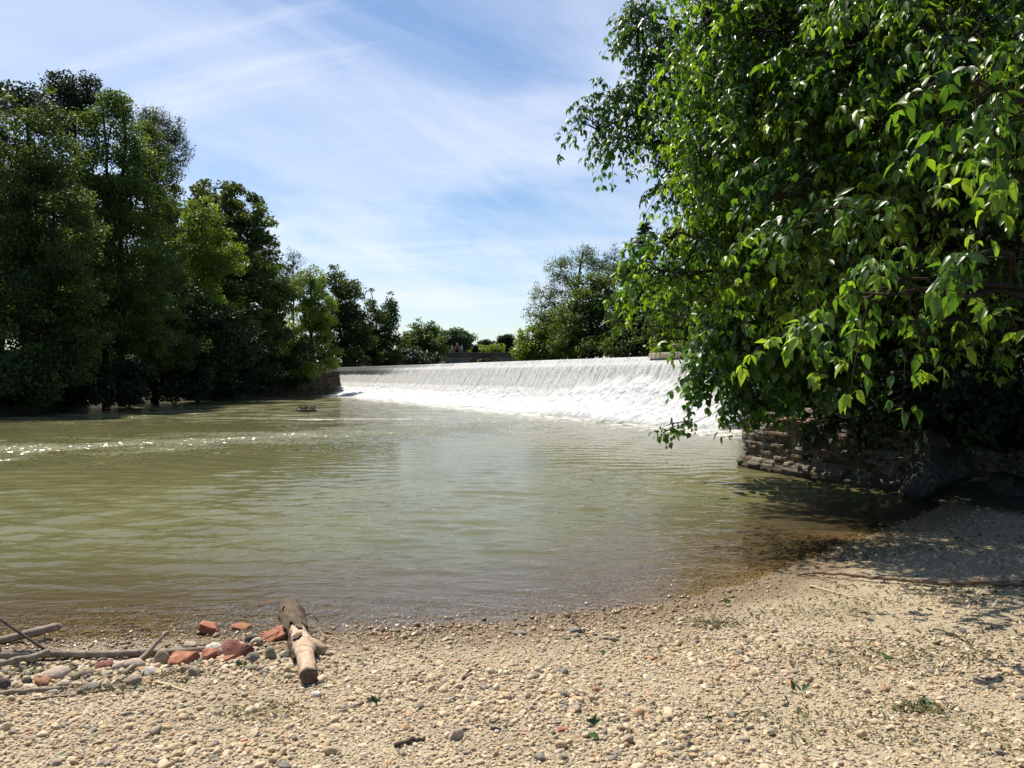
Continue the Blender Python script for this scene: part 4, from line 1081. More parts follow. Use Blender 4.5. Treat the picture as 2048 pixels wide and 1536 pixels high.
root = thing("bank_wall", (-17.5, 70, 0), "dark damp masonry wall holding the left bank beside the weir", "wall")
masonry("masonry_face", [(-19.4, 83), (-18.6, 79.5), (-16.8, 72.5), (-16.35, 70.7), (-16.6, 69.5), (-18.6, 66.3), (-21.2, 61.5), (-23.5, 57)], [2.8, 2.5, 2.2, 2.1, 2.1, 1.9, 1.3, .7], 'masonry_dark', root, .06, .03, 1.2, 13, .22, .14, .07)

t = NT("bridge_stone"); p = t.geo(); a = t.noise(p, .6, 5, .6)
M['bridgestone'] = t.done(t.bsdf(t.ramp(a, [(.35, (.14, .11, .085)), (.65, (.24, .195, .15))]), .9, .2))
t = NT("parapet_stone"); p = t.geo(); a = t.noise(p, .8, 5, .6)
M['parapet'] = t.done(t.bsdf(t.ramp(a, [(.35, (.075, .055, .042)), (.65, (.13, .095, .07))]), .9, .2))
BY = 140.0
br = thing("road_bridge", (-4, BY + 3, 2), "low stone bridge with brown parapet and wide flat arches beyond the pool", "bridge")
bxs = np.linspace(-22, 8, 241)
xc = lambda px: (px - CX) / F * BY
zb = lambda py: at(1024, py, BY).z
def under(x):
    z = np.full_like(x, 1.2)
    for (a, b, crown) in ((xc(924), xc(1014), zb(716.0)), (xc(812), xc(912), zb(716.0))):
        m = (a + b) / 2; h = (b - a) / 2; k = 1 - ((x - m) / h) ** 2
        z = np.where(k > 0, 1.2 + (crown - 1.2) * np.sqrt(np.maximum(k, 0)) ** .9, z)
    return z
zt = zb(712.6)
ub = under(bxs)
def slab_mb(z0, z1, y0, y1, xs):
    z0 = np.broadcast_to(z0, xs.shape); z1 = np.broadcast_to(z1, xs.shape)
    V = np.stack([np.stack([xs, np.full_like(xs, yy), zz_], -1) for (yy, zz_) in ((y0, z0), (y0, z1), (y1, z1), (y1, z0), (y0, z0))], 1)
    m = MB(); n = len(xs)
    m.add(V.reshape(-1, 3), [grid_faces(n, 5)])
    m.add(V[[0, -1], :4].reshape(-1, 3), [np.array([[0, 1, 2, 3], [7, 6, 5, 4]])])
    return m
slab_mb(ub, zt, BY, BY + 6, bxs).build("arched_body", M['bridgestone'], br)
slab_mb(zt + .003, zb(706.6), BY - .14, BY + .30, bxs).build("parapet", M['parapet'], br)
slab_mb(zb(706.5), zb(705.2), BY - .22, BY + .36, bxs).build("coping", M['bridgestone'], br)
slab_mb(zt + .004, zb(706.6), BY + 5.7, BY + 6.1, bxs).build("parapet", M['parapet'], br)
ar = MB()
for (a, b, crown) in ((xc(924), xc(1014), zb(716.0)), (xc(812), xc(912), zb(716.0))):
    xs = np.linspace(a + .02, b - .02, 60); m = (a + b) / 2; h = (b - a) / 2
    k = np.sqrt(np.maximum(1 - ((xs - m) / h) ** 2, 0)) ** .9
    q = slab_mb(1.2 + (crown - 1.2) * k, 1.2 + (crown - 1.2) * k + .34, BY - .06, BY + .2, xs)
    for v_, in zip(q.v): pass
    off = 0
    for v_, t_ in zip(q.v, q.t): ar.v.append(v_); ar.t.append(t_)
    for f_ in q.f: ar.f.append(f_ + ar.n)
    ar.n += q.n
ar.build("arch_ring", M['parapet'], br)

# little brick gable with a pointed arch, behind the parapet
CYD = 150.0
kx = CYD / F
ch = thing("brick_gable", ((913 - CX) * kx, CYD + .6, 5.5), "small brick gothic gable with pointed arch opening rising above the bridge", "gable")
t = NT("old_brick"); p = t.geo(); a = t.noise(p, 2.0, 5, .6)
M['oldbrick'] = t.done(t.bsdf(t.ramp(a, [(.35, (.16, .085, .06)), (.65, (.27, .15, .105))]), .9, .2))
t = NT("pale_trim"); p = t.geo(); a = t.noise(p, 2.0, 5, .6)
M['trim'] = t.done(t.bsdf(t.ramp(a, [(.35, (.19, .145, .11)), (.65, (.26, .20, .155))]), .9, .2))
xm = (914 - CX) * kx
zq = lambda py: at(1024, py, CYD).z
def arch_pts(w, zsp, ztop, n=10):
    s = np.linspace(0, 1, n)
    l = [(-w * math.cos(a * math.pi / 2) , zsp + (ztop - zsp) * math.sin(a * math.pi / 2) ** .8) for a in s]
    return l + [(-x, z) for x, z in l[::-1][1:]]
z0 = 5.4
hw = 8.5 * kx
aw = 3.9 * kx
op = arch_pts(aw, zq(702), zq(697), 8)
inner_ = [(-aw, z0)] + op + [(aw, z0)]
outer = [(-hw, z0), (-hw, zq(699)), (-hw * .5, zq(694)), (0, zq(686)), (hw * .5, zq(694)), (hw, zq(699)), (hw, z0)]
oi = np.array([(x, z) for x, z in inner_]); n = len(oi)
oo = np.stack([np.interp(np.linspace(0, 1, n), np.linspace(0, 1, 7), [q[0] for q in outer]), np.interp(np.linspace(0, 1, n), np.linspace(0, 1, 7), [q[1] for q in outer])], 1)
mb = MB()
V = np.concatenate([np.c_[q[:, 0] + xm, np.full(n, yy), q[:, 1]] for q, yy in ((oi, CYD), (oo, CYD), (oo, CYD + 1.2), (oi, CYD + 1.2))])
i = np.arange(n - 1)
mb.add(V, [np.concatenate([np.stack([i + a*n, i + 1 + a*n, i + 1 + b*n, i + b*n], 1) for a, b in ((0, 1), (1, 2), (2, 3), (3, 0))])])
mb.build("gable_wall", M['oldbrick'], ch)
mb = MB()
oj = oi * (1, 1); 
o2 = np.stack([oi[:, 0] * 1.25, oi[:, 1] + np.where(np.arange(n) % (n-1) == 0, 0, .14)], 1)
V = np.concatenate([np.c_[q[:, 0] + xm, np.full(n, yy), q[:, 1]] for q, yy in ((oi, CYD - .08), (o2, CYD - .08), (o2, CYD - .003), (oi, CYD - .003))])
mb.add(V, [np.concatenate([np.stack([i + a*n, i + 1 + a*n, i + 1 + b*n, i + b*n], 1) for a, b in ((0, 1), (1, 2), (2, 3), (3, 0))])])
mb.build("arch_trim", M['trim'], ch)
t = NT("dark_door"); M['dkdoor'] = t.done(t.bsdf((.035, .02, .015), .8, .2))  # dark panel painted as the shade inside the arch opening
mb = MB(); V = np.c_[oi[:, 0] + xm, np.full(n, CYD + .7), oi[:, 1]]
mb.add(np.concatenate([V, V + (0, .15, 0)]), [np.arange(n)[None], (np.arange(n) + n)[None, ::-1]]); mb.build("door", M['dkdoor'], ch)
for sx in (-1, 1):
    mb = MB(); mb.box(xm + sx * (hw + .12), CYD + .3, (z0 + zq(693)) / 2, .26, .5, zq(693) - z0)
    mb.cones([(xm + sx * (hw + .12), CYD + .3, zq(693))], [(xm + sx * (hw + .12), CYD + .3, zq(688.5))], .18, .01, 4)
    mb.build("pinnacle", M['trim'], ch)
mb = MB()
mb.cones([(xm, CYD + .6, zq(686.2))], [(xm, CYD + .6, zq(682.5))], .10, .02, 5); mb.build("finial", M['trim'], ch)
# a slim stone turret showing over the trees on the right
tx_ = (1040 - CX) / F * 175
tu = thing("turret", (tx_, 175, 5), "slim stone turret peeping over the olive tree right of the bridge", "turret")
zr = lambda py: at(1024, py, 175).z
mb = MB(); mb.cones([(tx_, 175, 3)], [(tx_, 175, zr(664))], .42, .40, 10); mb.cones([(tx_, 175, zr(664) - .001)], [(tx_, 175, zr(662.5))], .55, .55, 10); mb.build("shaft", M['trim'], tu)
mb = MB(); mb.cones([(tx_, 175, zr(662.4))], [(tx_, 175, zr(655))], .5, .04, 10); mb.build("spire", M['bridgestone'], tu)
# pale roof slope at the right end of the bridge
hx = (1030 - CX) / F * 165
ho = thing("house", (hx, 166, 5), "small house with pale tiled roof at the right end of the bridge", "house")
zh = lambda py: at(1024, py, 165).z
mb = MB(); mb.box(hx + 1.5, 168, (zh(703) + 3) / 2, 5.2, 5, zh(703) - 3); mb.build("wall", M['trim'], ho)
mb = MB(); V = np.array([(hx - 1.5, 165, zh(703.2)), (hx + 4.5, 165, zh(703.2)), (hx + 4.5, 171, zh(703.2)), (hx - 1.5, 171, zh(703.2)), (hx + .9, 168, zh(696)), (hx + 2.2, 168, zh(696))])
mb.add(V, [np.array([[0, 1, 5, 4], [2, 3, 4, 5]]), np.array([[1, 2, 5], [3, 0, 4]]), np.array([[3, 2, 1, 0]])]); mb.build("roof", M['bridgestone'], ho)
# tangle of branches stranded in the shallows
dcl = at(612, 823, 37); dcl.z = 0
root = thing("branch_tangle", dcl, "dark tangle of branches stuck in the river before the weir", "debris")
mb = MB(); rt = np.random.default_rng(4)
v, f = stone_shape(31, .5, .28, .14, .4); mb.add(v + (dcl.x, dcl.y, .02), [f]); mb.build("mat", M['stickdark'], root, True)
mb = MB()
for k in range(60):
    a = rt.random() * 6.28; c = np.array([dcl.x + rt.normal(0, .22), dcl.y + rt.normal(0, .12), .08 + .10 * rt.random()]); L = .15 + .2 * rt.random()
    d_ = np.array([math.cos(a), math.sin(a) * .5, rt.normal(0, .35)]) * L
    mb.cones([c - d_], [c + d_], .014, .008, 5)
mb.build("twigs", M['stickdark'], root)
# ------------------------------------------------------------------ beach: gravel
rp = np.random.default_rng(101)
DL = [np.array(hit(a, b)) for a, b in ((-150, 1350), (60, 1350), (200, 1342), (330, 1335), (450, 1325), (560, 1318), (640, 1330))]
N0 = 700000
x = rp.uniform(-6.5, 8.5, N0); y = 1.7 + 10.3 * rp.random(N0) ** 1.5
d = np.hypot(x, y)
r = .0047 * np.exp(rp.normal(0, .50, N0)) * (1 + .35 * fbm(x * 1.7, y * 2.2, None, 3, 89)); big = rp.random(N0) < .03 + .05 * (fbm(x * 1.3, y * 1.3, None, 3, 88) > .15); r[big] *= 1.9
nd = 900                                        # coarser stones in the drift line
ti = rp.random(nd) * (len(DL) - 1.001); k0 = ti.astype(int); fr_ = (ti - k0)[:, None]
dl = np.array(DL)[k0] * (1 - fr_) + np.array(DL)[k0 + 1] * fr_
x[:nd] = dl[:, 0] + rp.normal(0, .05, nd); y[:nd] = dl[:, 1] + rp.normal(0, .13, nd); d[:nd] = np.hypot(x[:nd], y[:nd]); r[:nd] = rp.uniform(.009, .024, nd)
r = np.clip(r, .0028, .026)
sandy = sstep(.2, 2.6, x - .15 * (y - 3)) * sstep(-.35, .35, fbm(x * .9, y * .9, None, 3, 71) + .25)
keep = (rp.random(N0) >   .62 * sandy) & (r > .00115 * d * (.6 + .5 * rp.random(N0))) & (np.abs(x) < .85 * y + 1.2)
x, y, r, sandy = x[keep], y[keep], r[keep], sandy[keep]
z = ground_z(x, y); b = beachness(x, y)
keep = (b > .35) & (z > -.17)
x, y, r, z, sandy = x[keep], y[keep], r[keep], z[keep], sandy[keep]
r = r * (1 - .25 * sandy)
n = len(x)
me = bpy.data.meshes.new("gravel")
me.vertices.add(n)
flat_ = rp.uniform(.45, .85, n)
me.vertices.foreach_set("co", np.stack([x, y, z + r * flat_ * rp.uniform(.05, .75, n)], 1).astype(np.float32).ravel())
a = me.attributes.new("scl", 'FLOAT_VECTOR', 'POINT'); a.data.foreach_set("vector", np.stack([r * rp.uniform(.95, 1.35, n), r * rp.uniform(.7, 1.0, n), r * flat_], 1).astype(np.float32).ravel())
a = me.attributes.new("rot", 'FLOAT_VECTOR', 'POINT'); a.data.foreach_set("vector", np.stack([rp.normal(0, .25, n), rp.normal(0, .25, n), rp.random(n) * 6.28], 1).astype(np.float32).ravel())
a = me.attributes.new("pick", 'INT', 'POINT'); a.data.foreach_set("value", rp.integers(0, 7, n).astype(np.int32))
a = me.attributes.new("tone", 'FLOAT', 'POINT'); a.data.foreach_set("value", rp.random(n).astype(np.float32))
me.update()
t = NT("gravel_pebble"); p = t.geo()
tone = t.attr("tone", 'INSTANCER')
c = t.ramp(tone, [(0, (0.414, 0.326, 0.214)), (.12, (0.477, 0.383, 0.257)), (.26, (0.522, 0.443, 0.324)), (.36, (0.378, 0.283, 0.169)), (.48, (0.450, 0.352, 0.221)), (.58, (0.324, 0.269, 0.190)), (.67, (0.216, 0.196, 0.158)),
                  (.75, (0.140, 0.130, 0.114)), (.81, (0.450, 0.334, 0.198)), (.87, (0.270, 0.160, 0.092)), (.915, (0.576, 0.513, 0.411)), (.96, (0.504, 0.400, 0.261)), (1, (0.380, 0.176, 0.102))])
c.node.color_ramp.interpolation = 'LINEAR'
s_ = t.noise(t.map(p, (1, 1, 1)), 160, 3, .6)
c = t.mix(1.0, c, (1.14, 1.12, 1.08), 'MULTIPLY')
c = t.mix(t.math('MULTIPLY', t.rng(s_, .40, .65), .35), c, (.26, .20, .14))
zz = t.n("ShaderNodeSeparateXYZ"); t.l(p, zz.inputs[0])
wn = t.noise(p, 6, 3, .6)
wet = t.rng(t.math('ADD', zz.outputs[2], t.math('MULTIPLY', t.math('SUBTRACT', wn, .5), .05)), .02, .07, 1, 0)
c = t.mix(t.math('MULTIPLY', wet, .8), c, t.mix(1.0, c, (.46, .36, .25), 'MULTIPLY'))
M['pebble'] = t.done(t.bsdf(c, t.math('SUBTRACT', .8, t.math('MULTIPLY', wet, .5)), .35))
me.materials.append(M['pebble'])
gr = bpy.data.objects.new("gravel", me); COL.objects.link(gr)
tag(gr, "small cream, tan and grey river pebbles covering the beach", "gravel", kind="stuff")
ng = bpy.data.node_groups.new("pebble_scatter", 'GeometryNodeTree')
ng.interface.new_socket("Geometry", in_out='INPUT', socket_type='NodeSocketGeometry')
ng.interface.new_socket("Geometry", in_out='OUTPUT', socket_type='NodeSocketGeometry')
gn = ng.nodes.new; gl_ = ng.links.new
gi, go_ = gn("NodeGroupInput"), gn("NodeGroupOutput")
join = gn("GeometryNodeJoinGeometry")
for k in range(7):
    ic = gn("GeometryNodeMeshIcoSphere"); ic.inputs["Radius"].default_value = 1; ic.inputs["Subdivisions"].default_value = 3
    sp_ = gn("GeometryNodeSetPosition"); ps = gn("GeometryNodeInputPosition")
    nz = gn("ShaderNodeTexNoise"); nz.noise_dimensions = '4D'; nz.inputs["Scale"].default_value = .62; nz.inputs["Detail"].default_value = 1.5; nz.inputs["W"].default_value = k * 3.7 + 1
    gl_(ps.outputs[0], nz.inputs["Vector"])
    sb = gn("ShaderNodeVectorMath"); sb.operation = 'SUBTRACT'; sb.inputs[1].default_value = (.5, .5, .5); gl_(nz.outputs["Color"], sb.inputs[0])
    sl = gn("ShaderNodeVectorMath"); sl.operation = 'SCALE'; sl.inputs["Scale"].default_value = 1.5; gl_(sb.outputs[0], sl.inputs[0])
    gl_(ic.outputs[0], sp_.inputs["Geometry"]); gl_(sl.outputs[0], sp_.inputs["Offset"])
    ss = gn("GeometryNodeSetShadeSmooth"); gl_(sp_.outputs[0], ss.inputs[0])
    sm = gn("GeometryNodeSetMaterial"); sm.inputs["Material"].default_value = M['pebble']; gl_(ss.outputs[0], sm.inputs[0])
    g2i = gn("GeometryNodeGeometryToInstance"); gl_(sm.outputs[0], g2i.inputs[0]); gl_(g2i.outputs[0], join.inputs[0])
iop = gn("GeometryNodeInstanceOnPoints")
def na(name, typ):
    q = gn("GeometryNodeInputNamedAttribute"); q.data_type = typ; q.inputs["Name"].default_value = name
    return q.outputs["Attribute"]
gl_(gi.outputs[0], iop.inputs["Points"]); gl_(join.outputs[0], iop.inputs["Instance"])
iop.inputs["Pick Instance"].default_value = True
gl_(na("pick", 'INT'), iop.inputs["Instance Index"]); gl_(na("rot", 'FLOAT_VECTOR'), iop.inputs["Rotation"]); gl_(na("scl", 'FLOAT_VECTOR'), iop.inputs["Scale"])
gl_(iop.outputs[0], go_.inputs[0])
md = gr.modifiers.new("scatter", 'NODES'); md.node_group = ng

# plant litter: short dry and green bits left by the flood
rl_ = np.random.default_rng(55)
pts_, dirs, ls, tn = [], [], [], []
def litter(cx, cy, sx, sy, k, L=.035, tone=.4):
    for _ in range(int(k * 1.5)):
        px_, py_ = cx + rl_.normal(0, sx), cy + rl_.normal(0, sy)
        a_ = rl_.random() * 6.28
        pts_.append((px_, py_)); dirs.append((math.cos(a_), math.sin(a_), abs(rl_.normal(0, .35)))); ls.append(L * (.5 + rl_.random())); tn.append(tone + .2 * rl_.normal())
for (a_, b_, s1_, s2_, k, L, tn_) in ((230, 1378, .16, .06, 130, .03, .3), (330, 1352, .14, .05, 80, .028, .35), (120, 1345, .2, .06, 120, .04, .3), (1450, 1252, .09, .06, 90, .03, .3), (1395, 1245, .09, .05, 60, .03, .3),
        (540, 1425, .12, .08, 130, .03, .65), (620, 1350, .15, .1, 60, .03, .4), (1850, 1420, .10, .06, 120, .03, .35), (1620, 1230, .3, .15, 160, .03, .5), (1900, 1300, .5, .3, 500, .03, .45),
        (1650, 1450, .35, .2, 300, .03, .5), (2000, 1480, .3, .2, 260, .03, .45), (1700, 1320, .4, .2, 260, .03, .5), (1850, 1190, .7, .25, 420, .035, .45), (1330, 1290, .3, .12, 110, .03, .5), (1950, 1080, .9, .5, 500, .045, .4), (1180, 1450, .4, .2, 80, .025, .5), (740, 1400, .4, .2, 60, .025, .6)):
    h_ = hit(a_, b_); litter(h_.x, h_.y, s1_, s2_, k, L, tn_)
pts_ = np.array(pts_); gzz = ground_z(pts_[:, 0], pts_[:, 1])
lb = MB(); dirs = np.array(dirs)
BL = np.array([(.09, 0, 0), (-.09, 0, 0), (.13, .5, .12), (-.13, .5, .12), (0, 1, .02)], float)
instance_leaves(lb, BL, [np.array([(0, 2, 3, 1)]), np.array([(2, 4, 3)])], np.c_[pts_, gzz + .006 + .006 * rl_.random(len(pts_))], dirs, np.array([0, 0, 1.]) + rl_.normal(0, .4, dirs.shape), ls, np.clip(tn, 0, 1))
t = NT("plant_litter"); M['litter'] = t.done(t.bsdf(t.ramp(t.attr("tint"), [(0, (.03, .032, .015)), (.3, (.065, .07, .025)), (.6, (.15, .125, .05)), (1, (.30, .23, .12))]), .8, .2))
o = lb.build("plant_litter", M['litter']); tag(o, "scraps of dark and dry plant litter strewn over the gravel", "litter", kind="stuff")

# ------------------------------------------------------------------ stones on the beach
GS = "cobbles in the drift line by the water"
ST = [  # px, py of the centre, half width px, half height px, material, angular, label
    (111, 1344, 26, 17, 'pink', .3, "big rounded pinkish white stone in the drift line below the long grey stick"),
    (85, 1361, 18, 11, 'rust', .6, "rust brown stone in front of the big pinkish white one"),
    (171, 1344, 19, 12, 'tan', .4, "brown oval stone right of the big pinkish white one"),
    (207, 1330, 20, 12, 'darkbrick', .3, "dark reddish stone tucked against the underside of the long grey stick"),
    (237, 1332, 15, 14, 'cream', .2, "cream egg shaped stone at the foot of the leaning stick"),
    (266, 1326, 20, 15, 'pink', .2, "pale pink stone behind the leaning stick"),
    (298, 1341, 17, 12, 'white', .6, "pale whitish stone right of the leaning stick's foot"),
    (321, 1314, 16, 20, 'tan', .2, "upright tan stone standing like a post against the long grey stick"),
    (265, 1359, 17, 13, 'tan', .2, "smooth tan stone lying lowest under the leaning stick"),
    (126, 1366, 14, 9, 'cream', .4, "small cream stone between the rust brown stone and the grey flat one"),
    (181, 1372, 18, 9, 'grey', .3, "flat grey stone at the lower edge of the drift line"),
    (152, 1368, 12, 7, 'cream', .5, "small cream pebble touching the flat grey stone"),
    (144, 1351, 14, 10, 'olive', .6, "dull olive stone wedged between the pink white and brown ones"),
    (4, 1366, 14, 15, 'dark', .2, "dark green grey stone cut by the picture's left edge"),
    (8, 1343, 13, 8, 'grey', .3, "grey stone just above the dark one at the left edge"),
    (51, 1362, 11, 11, 'dark', .2, "small dark stone left of the rust brown one"),
    (366, 1339, 10, 11, 'tan', .3, "little tan stone in front of the orange brick"),
    (387, 1343, 14, 13, 'tan', .6, "angular tan stone below the gap between the bricks"),
    (352, 1299, 15, 8, 'grey', .3, "grey stone resting on the end of the long stick"),
    (426, 1295, 17, 12, 'white', .3, "white stone at the tip of the long stick"),
    (443, 1304, 16, 15, 'tan', .5, "tan stone leaning on the dark red brick"),
    (540, 1307, 14, 19, 'olive', .5, "pointed yellowish stone standing left of the driftwood log"),
    (505, 1315, 16, 14, 'grey', .3, "grey stone between the dark red brick and the pointed yellowish stone"),
    (512, 1283, 14, 12, 'cream', .3, "cream stone at the water's edge under the orange tile"),
    (503, 1276, 14, 11, 'dark', .4, "dark stone at the water's edge left of the orange tile"),
    (577, 1308, 14, 11, 'grey', .4, "grey stone touching the driftwood log's left side"),
    (506, 1335, 13, 9, 'olive', .3, "small olive stone below the dark red brick"),
    (527, 1343, 10, 6, 'grey', .5, "small squarish grey stone right of the olive one"),
    (381, 1288, 16, 6, 'tan', .3, "flat wet tan stone above the long stick's end"),
    (60, 1322, 12, 8, 'dark', .3, "small wet dark stone behind the long grey stick at left"),
    (633, 1387, 12, 8, 'white', .5, "white angular pebble below the cut end of the driftwood log"),
    (912, 1468, 16, 15, 'pink', .95, "square cut pinkish stone block alone on the near gravel"),
    (1150, 1259, 15, 8, 'grey', .6, "flat grey stone at the waterline with a twig leaning on it"),
    (1040, 1264, 15, 6, 'grey', .3, "flat pale grey stone lying just above the waterline"),
    (788, 1230, 9, 4, 'olive', .2, "small yellowish stone under the clear shallow water"),
]
for i, (px, py, hw_, hh_, m_, ang, lbl) in enumerate(ST):
    h_ = hit(px, py + hh_ * .75); k = h_.y / F
    stone("stone", h_.x, h_.y + hh_ * k * .3, h_.z, hw_ * k, hw_ * k * (.8 if hh_ < hw_ * 1.1 else .7), hh_ * k * .95, random.Random(i).uniform(-.5, .5) if ang < .9 else .35, m_, 200 + i, lbl, "stone", GS if i < 31 else "single stones on the gravel", .18, ang, ICO3, .22)
def brick(px, py, sx, sy, sz, rz, m_, lbl, tiltx=0.0, tilty=0.0, seed=0, sink=.3, lift=0):
    h_ = hit(px, py); rg = np.random.default_rng(seed)
    b = bmesh.new(); bmesh.ops.create_cube(b, size=1)
    bmesh.ops.subdivide_edges(b, edges=b.edges[:], cuts=15, use_grid_fill=True)
    v = np.array([q.co[:] for q in b.verts]); b.verts.index_update(); f = np.array([[q.index for q in w.verts] for w in b.faces]); b.free()
    n_ = nrm(rg.normal(size=3) * (1, 1, .2)); c_ = v @ n_; v = v - np.outer(np.maximum(c_ - .38, 0), n_) * .9
    n_ = nrm(np.array([1, rg.normal(0, .5), rg.normal(0, .3)])); c_ = v @ n_; v = v - np.outer(np.maximum(c_ - .30, 0), n_) * .85
    l4 = (np.abs(2 * v) ** 7).sum(1, keepdims=True) ** (1 / 7); v = v / np.maximum(l4, 1) 
    o = rg.random(3) * 40
    v = v * (1 + .20 * fbm(v[:, 0] * 3 + o[0], v[:, 1] * 3 + o[1], v[:, 2] * 3 + o[2], 5, seed, .6)[:, None])
    v = v * (sx, sy, sz)
    from mathutils import Euler
    Rm = np.array(Euler((tiltx, tilty, rz)).to_matrix())
    v = v @ Rm.T + (h_.x, h_.y, h_.z + sz * (.5 - sink) + lift)
    mb = MB(); mb.add(v, [f]); return tag(recenter(mb.build("brick_fragment", M[m_], None, False)), lbl, "brick", "broken bricks and tiles at the water's edge")
brick(369, 1326, .17, .13, .075, .12, 'brick', "orange red half brick lying flat in the drift line", .25, -.1, 1)
brick(420, 1318, .09, .09, .07, .5, 'brick', "small orange brick chunk between the half brick and the dark red one", .3, .2, 2)
brick(472, 1314, .20, .13, .055, -.25, 'darkbrick', "dark red hollow tile chunk leaning among the stones", .75, .25, 13, .05)
brick(455, 1322, .13, .06, .03, .15, 'brick', "thin red tile strip under the dark red chunk", .1, -.05, 31, .2)
brick(548, 1280, .19, .12, .03, .35, 'brick', "orange curved tile left of the driftwood log at the waterline", .35, -.35, 4, .1, .02)
brick(420, 1268, .15, .10, .06, .2, 'brick', "wet orange red brick half sunk in the shallow water", .1, .25, 5, .1, .015)
brick(487, 1262, .15, .10, .05, -.3, 'rust', "dull brownish tile under the shallow water", .1, .1, 6, .2)
brick(541, 1212, .17, .10, .05, .4, 'brick', "pale orange brick blurred under deeper water behind the log", 0, 0, 7, .2)
brick(642, 1356, .035, .03, .015, .4, 'brick', "tiny red brick chip at the lower end of the log", .1, .1, 8)
brick(1126, 1462, .05, .025, .022, .35, 'brick', "finger sized red brick piece alone on the near gravel", .1, .0, 9)

# ------------------------------------------------------------------ sticks, log, leaves
def stick(lbl, pix, rad, m_, name="stick", cat="stick", seed=0, wob=.3, group="sticks washed up on the gravel", k=8, knots=0):
    """pix: list of (px, py, lift) on the beach, rad: end radii"""
    P3 = np.array([hit(a, b, c) if len(q) == 3 else at(a, b, q[3]) for q in pix for (a, b, c) in (q[:3],)])
    s = np.linspace(0, 1, len(P3)); ss = np.linspace(0, 1, 16)
    P3 = np.stack([np.interp(ss, s, P3[:, i]) for i in range(3)], 1)
    for _ in range(2): P3[1:-1] = (P3[:-2] + 2 * P3[1:-1] + P3[2:]) / 4
    rg = np.random.default_rng(seed); P3[1:-1] += rg.normal(0, wob * rad[0], P3[1:-1].shape)
    P3[1:-1] = (P3[:-2] + 2 * P3[1:-1] + P3[2:]) / 4
    rr = np.linspace(rad[0], rad[1], 16) * (1 + .10 * rg.normal(size=16) * (wob > 0))
    mb = MB(); mb.tube(P3, rr, k, .16, seed, nf=5)
    for q in range(knots):
        i = rg.integers(2, 14); d_ = nrm(rg.normal(size=3) + (0, 0, .6)); mb.cones([P3[i]], [P3[i] + d_ * rr[i] * 2.4], rr[i] * .5, rr[i] * .3, 6)
    return tag(recenter(mb.build(name, M[m_], None, True)), lbl, cat, group)
stick("long thick grey stick lying along the waterline at left", [(-160, 1316, .04), (0, 1309, .035), (200, 1308, .03), (410, 1300, .03)], (.026, .021), 'stick', seed=1, knots=3, k=12)
stick("grey branch crossing under the long stick from the left edge", [(-60, 1336, .03), (0, 1328, .035), (60, 1316, .045), (100, 1304, .065)], (.020, .018), 'stick', seed=2, k=12)
stick("thick cut stick poking up out of the water at the left edge", [(-80, 1300, 0, 4.95), (0, 1281, 0, 5.0), (60, 1268, 0, 5.05), (120, 1252, 0, 5.1)], (.027, .028), 'stick', seed=3, k=12, wob=.15)
stick("thin dark stick slanting down across the thick cut stick at left", [(-30, 1222, 0, 4.75), (0, 1237, 0, 4.7), (50, 1272, 0, 4.65), (90, 1300, .06)], (.009, .010), 'stickdark', seed=4, wob=.2)
stick("grey stick leaning up towards the water over the cobbles", [(246, 1349, .02), (290, 1310, 0, 4.62), (337, 1263, 0, 4.72)], (.015, .011), 'stick', seed=5, k=10, wob=.2)
stick("short bleached stick lying on gravel at the lower left edge", [(-40, 1390, .012), (40, 1383, .018), (135, 1376, .015)], (.013, .010), 'stick', seed=6)
stick("long thin greenish reed in front of the left cobbles", [(60, 1400, .01), (113, 1393, .012), (160, 1388, .012), (222, 1378, .014)], (.005, .003), 'stickdark', seed=7, wob=.5)
stick("pale peeled stick right of the lowest tan cobble", [(316, 1363, .012), (345, 1373, .010), (379, 1384, .008)], (.007, .005), 'straw', seed=8)
stick("thin bent twig slanting over the bricks to the log's top", [(444, 1324, .03), (500, 1295, .07), (550, 1268, 0, 5.05), (597, 1237, 0, 5.15)], (.0045, .003), 'stickdark', seed=9, wob=.6)
stick("thin pale stick on gravel below the log's right side", [(677, 1425, .008), (705, 1413, .010), (735, 1402, .008)], (.009, .005), 'stick', seed=10)
stick("slim pinkish stick lying level on the middle gravel", [(793, 1366, .008), (830, 1362, .010), (862, 1361, .008)], (.008, .004), 'stickred', seed=11)
stick("crooked grey twig on gravel right of the slim pinkish stick", [(925, 1358, .008), (940, 1340, .014), (957, 1327, .008)], (.006, .004), 'stickdark', seed=12, wob=.9)
stick("short black rotten stick near the bottom edge", [(790, 1490, .010), (820, 1482, .014), (848, 1476, .010)], (.012, .008), 'stickdark', seed=13, wob=.6)
stick("thin dark twig leaning on the flat grey stone at the waterline", [(1140, 1227, .05), (1155, 1250, .03), (1185, 1285, .008)], (.005, .0035), 'stickdark', seed=14)
stick("pale straw lying on sand below the long fallen branch", [(1621, 1171, .02), (1680, 1188, .010), (1735, 1202, .010)], (.006, .003), 'straw', seed=15, wob=.2)
stick("thin dark twig lying on sand at far right", [(1905, 1265, .008), (1925, 1280, .010), (1940, 1285, .008)], (.006, .004), 'stickdark', seed=16)
stick("dry brown stalk on gravel near the bottom right", [(1462, 1445, .006), (1485, 1433, .008), (1508, 1418, .006)], (.005, .003), 'stickred', seed=17)
